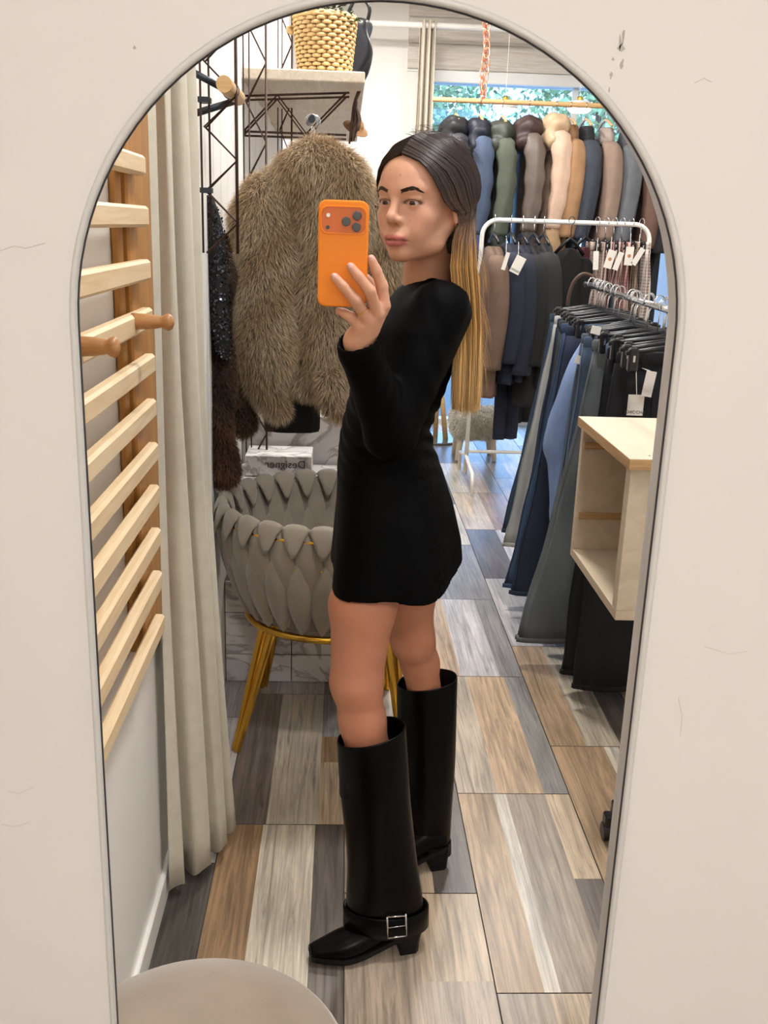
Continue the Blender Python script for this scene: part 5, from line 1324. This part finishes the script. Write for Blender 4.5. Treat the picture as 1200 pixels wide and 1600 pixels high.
# clothes on the white rack
def rackcoat(px_, py_, lab, ln, c1, **k):
    q = P(px_, py_, WY); garment_hanger(q[0], WY, rzt+.013, 'black hanger holding the '+' '.join(lab.split(',')[0].split()[:10]), 'hangers on the white rack'); return coat('coat', lab, 'coat', q[0], WY, q[2], ln, c1, grp=k.pop('grp', 'coats on the white rack'), **k)
rackcoat(771, 385, 'long brown wool coat at the left end of the white rack', .84, (104, 82, 68), slen=.62, wid=.07, lean=-.02, seed=1)
rackcoat(797, 380, 'navy suit jacket with a cream tag, second on the white rack', .78, (24, 28, 46), slen=.60, wid=.06, seed=2)
rackcoat(815, 382, 'darker navy jacket right of the tagged suit jacket on the white rack', .76, (20, 24, 40), slen=.66, wid=.05, seed=2.5)
rackcoat(848, 380, 'black coat in the middle of the white rack', .80, (24, 24, 26), slen=.62, wid=.06, seed=3)
rackcoat(833, 384, 'black jacket squeezed left of the black coat on the white rack', .9, (14, 14, 16), slen=.6, wid=.06, seed=4)
# black top facing the viewer, burgundy top behind it
def facing_top(px_, py_, Y, w, ln, col, lab):
    q = P(px_, py_, Y); t = thing('top', lab, 'top', (q[0], Y, q[2]-ln)); b = B()
    b.rings([ell((q[0], Y, q[2]-z*ln), w*k, .035, 34, 0, .04, 6, z*5) for z, k in spline([(0, .25), (.06, .7), (.15, 1), (.4, .95), (1, 1.05)], 18)]); b.make('top_body', cloth(col), t, smooth=True)
    for s_ in (-1, 1):
        b = B(); b.rings([ell((q[0]+s_*x, Y, q[2]-z), ww, .035, 20, 0, .05, 4, z*20) for x, z, ww in spline([(w*.8, .05, .03), (w*1.0, .12, .045), (w*1.1, .35, .045), (w*1.1, .6, .04)], 14)]); b.make('sleeve', cloth(col), t, smooth=True)
    tag(B().tube([(q[0]-w*.8, Y, q[2]-.035), (q[0]-w*.3, Y, q[2]+.03), (q[0], Y, q[2]+.055), (q[0]+w*.3, Y, q[2]+.03), (q[0]+w*.8, Y, q[2]-.035)], .010, 8).tube(hook_pts(q[0], Y, rzt+.013, .02, rzt+.013-q[2]-.05, .4), .0025, 6).make('garment_hanger', M['black_plastic'], None, smooth=True), 'black hanger inside the '+lab.split(' on ')[0].split(' facing')[0].split(' peeking')[0], 'hanger')
facing_top(890, 388, 5.72, .105, .62, (9, 9, 10), 'black top facing outwards on the white rack')
facing_top(914, 386, 5.80, .10, .60, (70, 22, 30), 'burgundy top peeking out behind the black top')
# plaid skirts with white tags
def plaid(name, base, line, line2, sc):
    m = bpy.data.materials.new(name); m.use_nodes = True; nt = m.node_tree; N = nt.nodes; L = nt.links; b = N['Principled BSDF']; b.inputs['Roughness'].default_value = .9
    tc = N.new('ShaderNodeTexCoord'); prev = None; col = (*lin(base), 1)
    for ax, off in (('Z', 0), ('Y', .2), ('X', .4)):
        w = N.new('ShaderNodeTexWave'); w.wave_type = 'BANDS'; w.bands_direction = ax; w.inputs['Scale'].default_value = sc; w.inputs['Phase Offset'].default_value = off*6
        L.new(tc.outputs['Object'], w.inputs['Vector']); r = N.new('ShaderNodeMapRange'); r.inputs[1].default_value = .72; r.inputs[2].default_value = .8; r.inputs[4].default_value = .75; L.new(w.outputs['Fac'], r.inputs[0])
        mx = N.new('ShaderNodeMix'); mx.data_type = 'RGBA'; L.new(r.outputs[0], mx.inputs[0])
        if prev is None: mx.inputs[6].default_value = col
        else: L.new(prev, mx.inputs[6])
        mx.inputs[7].default_value = (*lin(line if ax == 'Z' else line2), 1); prev = mx.outputs[2]
    L.new(prev, b.inputs['Base Color']); return m
sk = [(931, (120, 92, 84), (40, 34, 36), (196, 178, 164), 'brown check skirt, leftmost of the plaid skirts'), (945, (96, 48, 50), (30, 26, 30), (186, 160, 150), 'dark red check skirt, second of the plaid skirts'),
      (958, (104, 60, 58), (34, 30, 36), (196, 170, 160), 'wine red plaid skirt behind a large white tag'), (970, (150, 74, 76), (50, 40, 44), (206, 180, 170), 'coral red plaid skirt in the middle of the row'),
      (984, (86, 70, 58), (40, 34, 30), (160, 140, 120), 'olive brown plaid skirt, second from the right'), (1000, (176, 160, 150), (84, 62, 60), (220, 208, 198), 'pale checked skirt at the right end of the white rack')]
for i, (px_, b0, l1, l2, lab) in enumerate(sk):
    q = P(px_, 378, WY); m_ = plaid('plaid', b0, l1, l2, 18)
    trouser_hanger(q[0], WY, rzt+.013, math.pi/2-.15, .15, 'black clip hanger carrying the '+lab.split(',')[0], 'skirt hangers on the white rack')
    t = thing('skirt', lab, 'skirt', (q[0], WY, q[2]-.3), 'plaid skirts on the white rack')
    b = B(); b.rings([ell((q[0]+.01*math.sin(z*9+i), WY, q[2]-z), .022+.012*z/.3, .155+.02*z, 34, .1, .07+.1*z, 9, i+z*3) for z in np.linspace(.04, .38 if i < 5 else .62, 14)]); b.make('skirt_panel', m_, t, smooth=True)
    b = B(); b.rings([ell((q[0], WY, q[2]-z), w, .155, 34, .1) for z, w in ((0, .02), (.004, .024), (.045, .024), (.05, .02))]); b.make('waistband', m_, t, smooth=True)
for px_, py_, rot, lab, ds in ((953, 405, .25, 'large white swing tag with a printed mark on the wine plaid skirt', True), (966, 408, .3, 'pinkish white swing tag between two red plaid skirts', False), (983, 400, .05, 'white swing tag with an orange mark on the olive plaid skirt', True), (931, 407, -.05, 'narrow white swing tag on the leftmost plaid skirt', False), (997, 401, .5, 'curled white swing tag on the pale checked skirt', False)):
    q = P(px_, py_, WY-.24); swing_tag(lab, q, .045 if ds else .03, .10, q+[.01, .04, .12], (0, rot, 0), disc=ds, grp='tags on the plaid skirts')
q = P(809, 414, WY-.34); swing_tag('cream card tag on the sleeve of the navy suit jacket', q, .056, .095, q+[.005, .05, .12], (0, .42, 0), word='DRESSES')
q = P(790, 408, WY-.34); swing_tag('narrow white tag on the brown coat side of the navy jacket', q, .022, .095, q+[.005, .05, .12], (0, .25, 0))
# navy trousers and black garments reaching lower
jeans(P(797, 560, WY)[0], WY+.02, P(797, 560, WY)[2], P(797, 692, WY-.1)[2], .075, .0, 0, cloth((22, 26, 42)), 'navy suit trousers below the navy jacket', .3)
jeans(P(826, 560, WY)[0], WY+.12, P(826, 540, WY)[2], P(820, 665, WY)[2], .08, .01, 0, cloth((14, 14, 16)), 'black trousers hanging right of the navy suit trousers', .5)

# ------------------------------------------------------------------ back of the shop
st = thing('fluffy_stool', 'white shaggy stool on wooden legs behind the white rack', 'stool', P(743, 710, 6.45)*[1, 1, 0])
sc_ = P(743, 660, 6.45)
def stool_f(p): return box_sd(p, sc_, (.155, .14, .085), .04)+.006*np.sin(p[:, 0]*60)*np.sin(p[:, 2]*50+p[:, 1]*40)
V, F = sdf(stool_f, sc_-.3, sc_+.3, .016, slack=2.); ob('seat', mesh('seat', V, F), mat('shaggy_base', (214, 206, 190), .95), st)
p, nr = sample_surface(V, F, 9000); V2, F2, C2 = blades(p, nr, np.tile([0, 0, -1.], (len(p), 1))+RNG.normal(size=(len(p), 3))*.7, .03, .004, np.array(lin((180, 170, 152))), np.array(lin((232, 226, 212)))); ob('shag', mesh('shag', V2, F2, C2), furmat, st, kind='stuff')
for sx_ in (-1, 1):
    for sy_ in (-1, 1): B().tube([(sc_[0]+sx_*.125, 6.45+sy_*.11, .002), (sc_[0]+sx_*.105, 6.45+sy_*.09, sc_[2]-.07)], [.016, .026], 10).make('leg', M['shelf_wood'], st, smooth=False)
ds = thing('display_stand', 'wooden display stand on a round smoked glass base left of the fluffy stool', 'stand', PZ(690, 686, 0)+[.0, .15, 0])
dc = PZ(690, 686, 0)+np.array([-.05, -.02, 0]); gb = mat('smoked_glass', (90, 88, 84), .1, spec=.6)
b = B(); b.lathe([(.20, 0), (.205, .004), (.205, .012), (.2, .016)], dc, 40); b.make('base', gb, ds)
B().tube([dc+[0, 0, .014], dc+[0, 0, .62]], [.018, .018], 12).make('pole', M['rail_wood'], ds, smooth=True)
B().tube([dc+[.07, -.06, .016], dc+[.0, 0, .6]], [.02, .016], 10).make('strut', M['rail_wood'], ds, smooth=True)
# second curtain with its rod
CYr = 7.25; zr = P(560, 35, CYr)[2]
rd = thing('curtain_rod', 'white curtain rod with a ball finial under the ceiling', 'curtain rod', (.5, CYr, zr))
B().tube([(P(516, 35, CYr)[0], CYr, zr), (XR-.002, CYr, zr)], .020, 14).make('pole', M['white_enamel'], rd, smooth=False)
fx = P(512, 35, CYr)[0]; b = B(); b.lathe([(.002, -.034), (.02, -.028), (.034, 0), (.02, .028), (.002, .034)], (fx, CYr, zr), 20); b.make('finial', M['white_enamel'], rd, smooth=True)
for x in (P(527, 35, CYr)[0], 1.9): B().box((x-.012, CYr-.012, zr), (x+.012, CYr+.012, 3.069), .002).make('bracket', M['white_enamel'], rd)
n = 70; xs = np.linspace(P(654, 100, CYr)[0], P(681, 100, CYr)[0], n); ph_ = np.linspace(0, 3.2*2*math.pi, n)
curtain('curtain', np.stack([xs, CYr+.045*np.sin(ph_)], 1), .05, zr+.03, M['pale_linen'], 'pale gathered curtain hanging from the white rod beside the window')
# copper chain holding the wooden rail
cn = thing('copper_chain', 'copper chain hanging down to the wooden rail', 'chain', (P(757, 165, BY)[0], BY, bz)); x_ = P(758, 100, BY)[0]
def link_mesh():
    b = B(); b.tube([(.020*math.cos(a), 0, .032*math.sin(a)) for a in np.linspace(0, 2*math.pi, 17)], .0052, 6, False); return mesh('link', np.concatenate(b.v), b.f)
lm = link_mesh(); z = bz+.016
while z < 3.0:
    for k in (0, 1):
        o = ob('link', lm, M['copper'], cn, world=False); o.location = (x_+.006*math.sin(z*20+k*2)-cn.location[0]+(.008 if k else -.008), .008*k, z-bz+.022*k); o.rotation_euler = (random.uniform(-.2, .2), random.uniform(-.3, .3), (k+.5)*math.pi/2+random.uniform(-.3, .3))
    z += .050
B().tube([(x_, BY, bz-.02), (x_, BY, bz+.03)], .004, 6).make('hook', M['copper'], cn)
# two glowing disc lamps on thin cords
glow = mat('lamp_glow', (255, 236, 206), .5, emit=6.)
for px_, lab in ((789, 'left of the two glowing disc lamps above the coats'), (905, 'right of the two glowing disc lamps above the coats')):
    q = P(px_, 170, 7.1); t = thing('pendant_lamp', lab, 'lamp', q, None)
    b = B(); b.lathe([(.085, 0), (.088, .012), (.075, .045), (.02, .055)], q, 30); b.make('shade', M['white_enamel'], t, smooth=True)
    b = B(); b.lathe([(.01, -.03), (.06, -.024), (.082, -.004), (.082, .002)], q, 30); b.make('diffuser', glow, t, smooth=True)
    b = B(); b.lathe([(.022, .05), (.022, .07), (.012, .078)], q, 16); b.make('cap', M['gold'], t)
    B().tube([q+[0, 0, .07], (q[0], q[1], 3.069)], .0018, 5).make('cord', M['white_enamel'], t)
# power socket on the white back wall
s_ = P(573, 272, YB); t = thing('wall_socket', 'small square socket plate on the white back wall', 'socket', s_); B().box((s_[0]-.04, YB-.010, s_[2]-.04), (s_[0]+.04, YB-.0005, s_[2]+.04), .003).make('plate', mat('socket_grey', (200, 198, 194), .4), t)
# greenery outside the window
barkm = mat('bark', (70, 56, 44), .9)
lf2 = mat('tree_leaf', (78, 124, 62), .6, attr=True)
structure('ground', B().box((-3, YB+.15, -.1), (6, 16, -.02)), mat('street', (120, 118, 116), .9))
for k, (x, y, z, r) in enumerate(((.75, 11.0, 2.75, 1.0), (2.75, 11.4, 2.8, 1.0))):
    t = thing('street_tree', ['leafy green tree outside the window above the navy and olive parkas', 'leafy green tree outside the window above the charcoal and mushroom coats'][k], 'tree', (x, y, -.02), 'trees outside the window')
    B().tube([(x, y, -.02), (x+.05, y, 1.4), (x, y, z)], [.1, .07, .03], 8).make('trunk', barkm, t, smooth=True)
    n = 3200; d_ = RNG.normal(size=(n, 3)); d_ /= np.linalg.norm(d_, axis=1)[:, None]; p = np.array([x, y, z])+d_*(RNG.random((n, 1))**.4)*r
    a = RNG.normal(size=(n, 3)); a /= np.linalg.norm(a, axis=1)[:, None]; b2 = np.cross(a, d_); b2 /= np.linalg.norm(b2, axis=1)[:, None]+1e-9
    V = np.stack([p-a*.045, p+b2*.024, p+a*.045, p-b2*.024], 1).reshape(-1, 3); F = np.arange(n*4).reshape(-1, 4)
    C = np.repeat(np.array(lin((120, 140, 96)))*RNG.uniform(.6, 2.2, (n, 1))*np.array([1.2, 1.1, 1.1]), 4, axis=0)
    ob('crown', mesh('crown', V, F, C, smooth=False), lf2, t, kind='stuff')
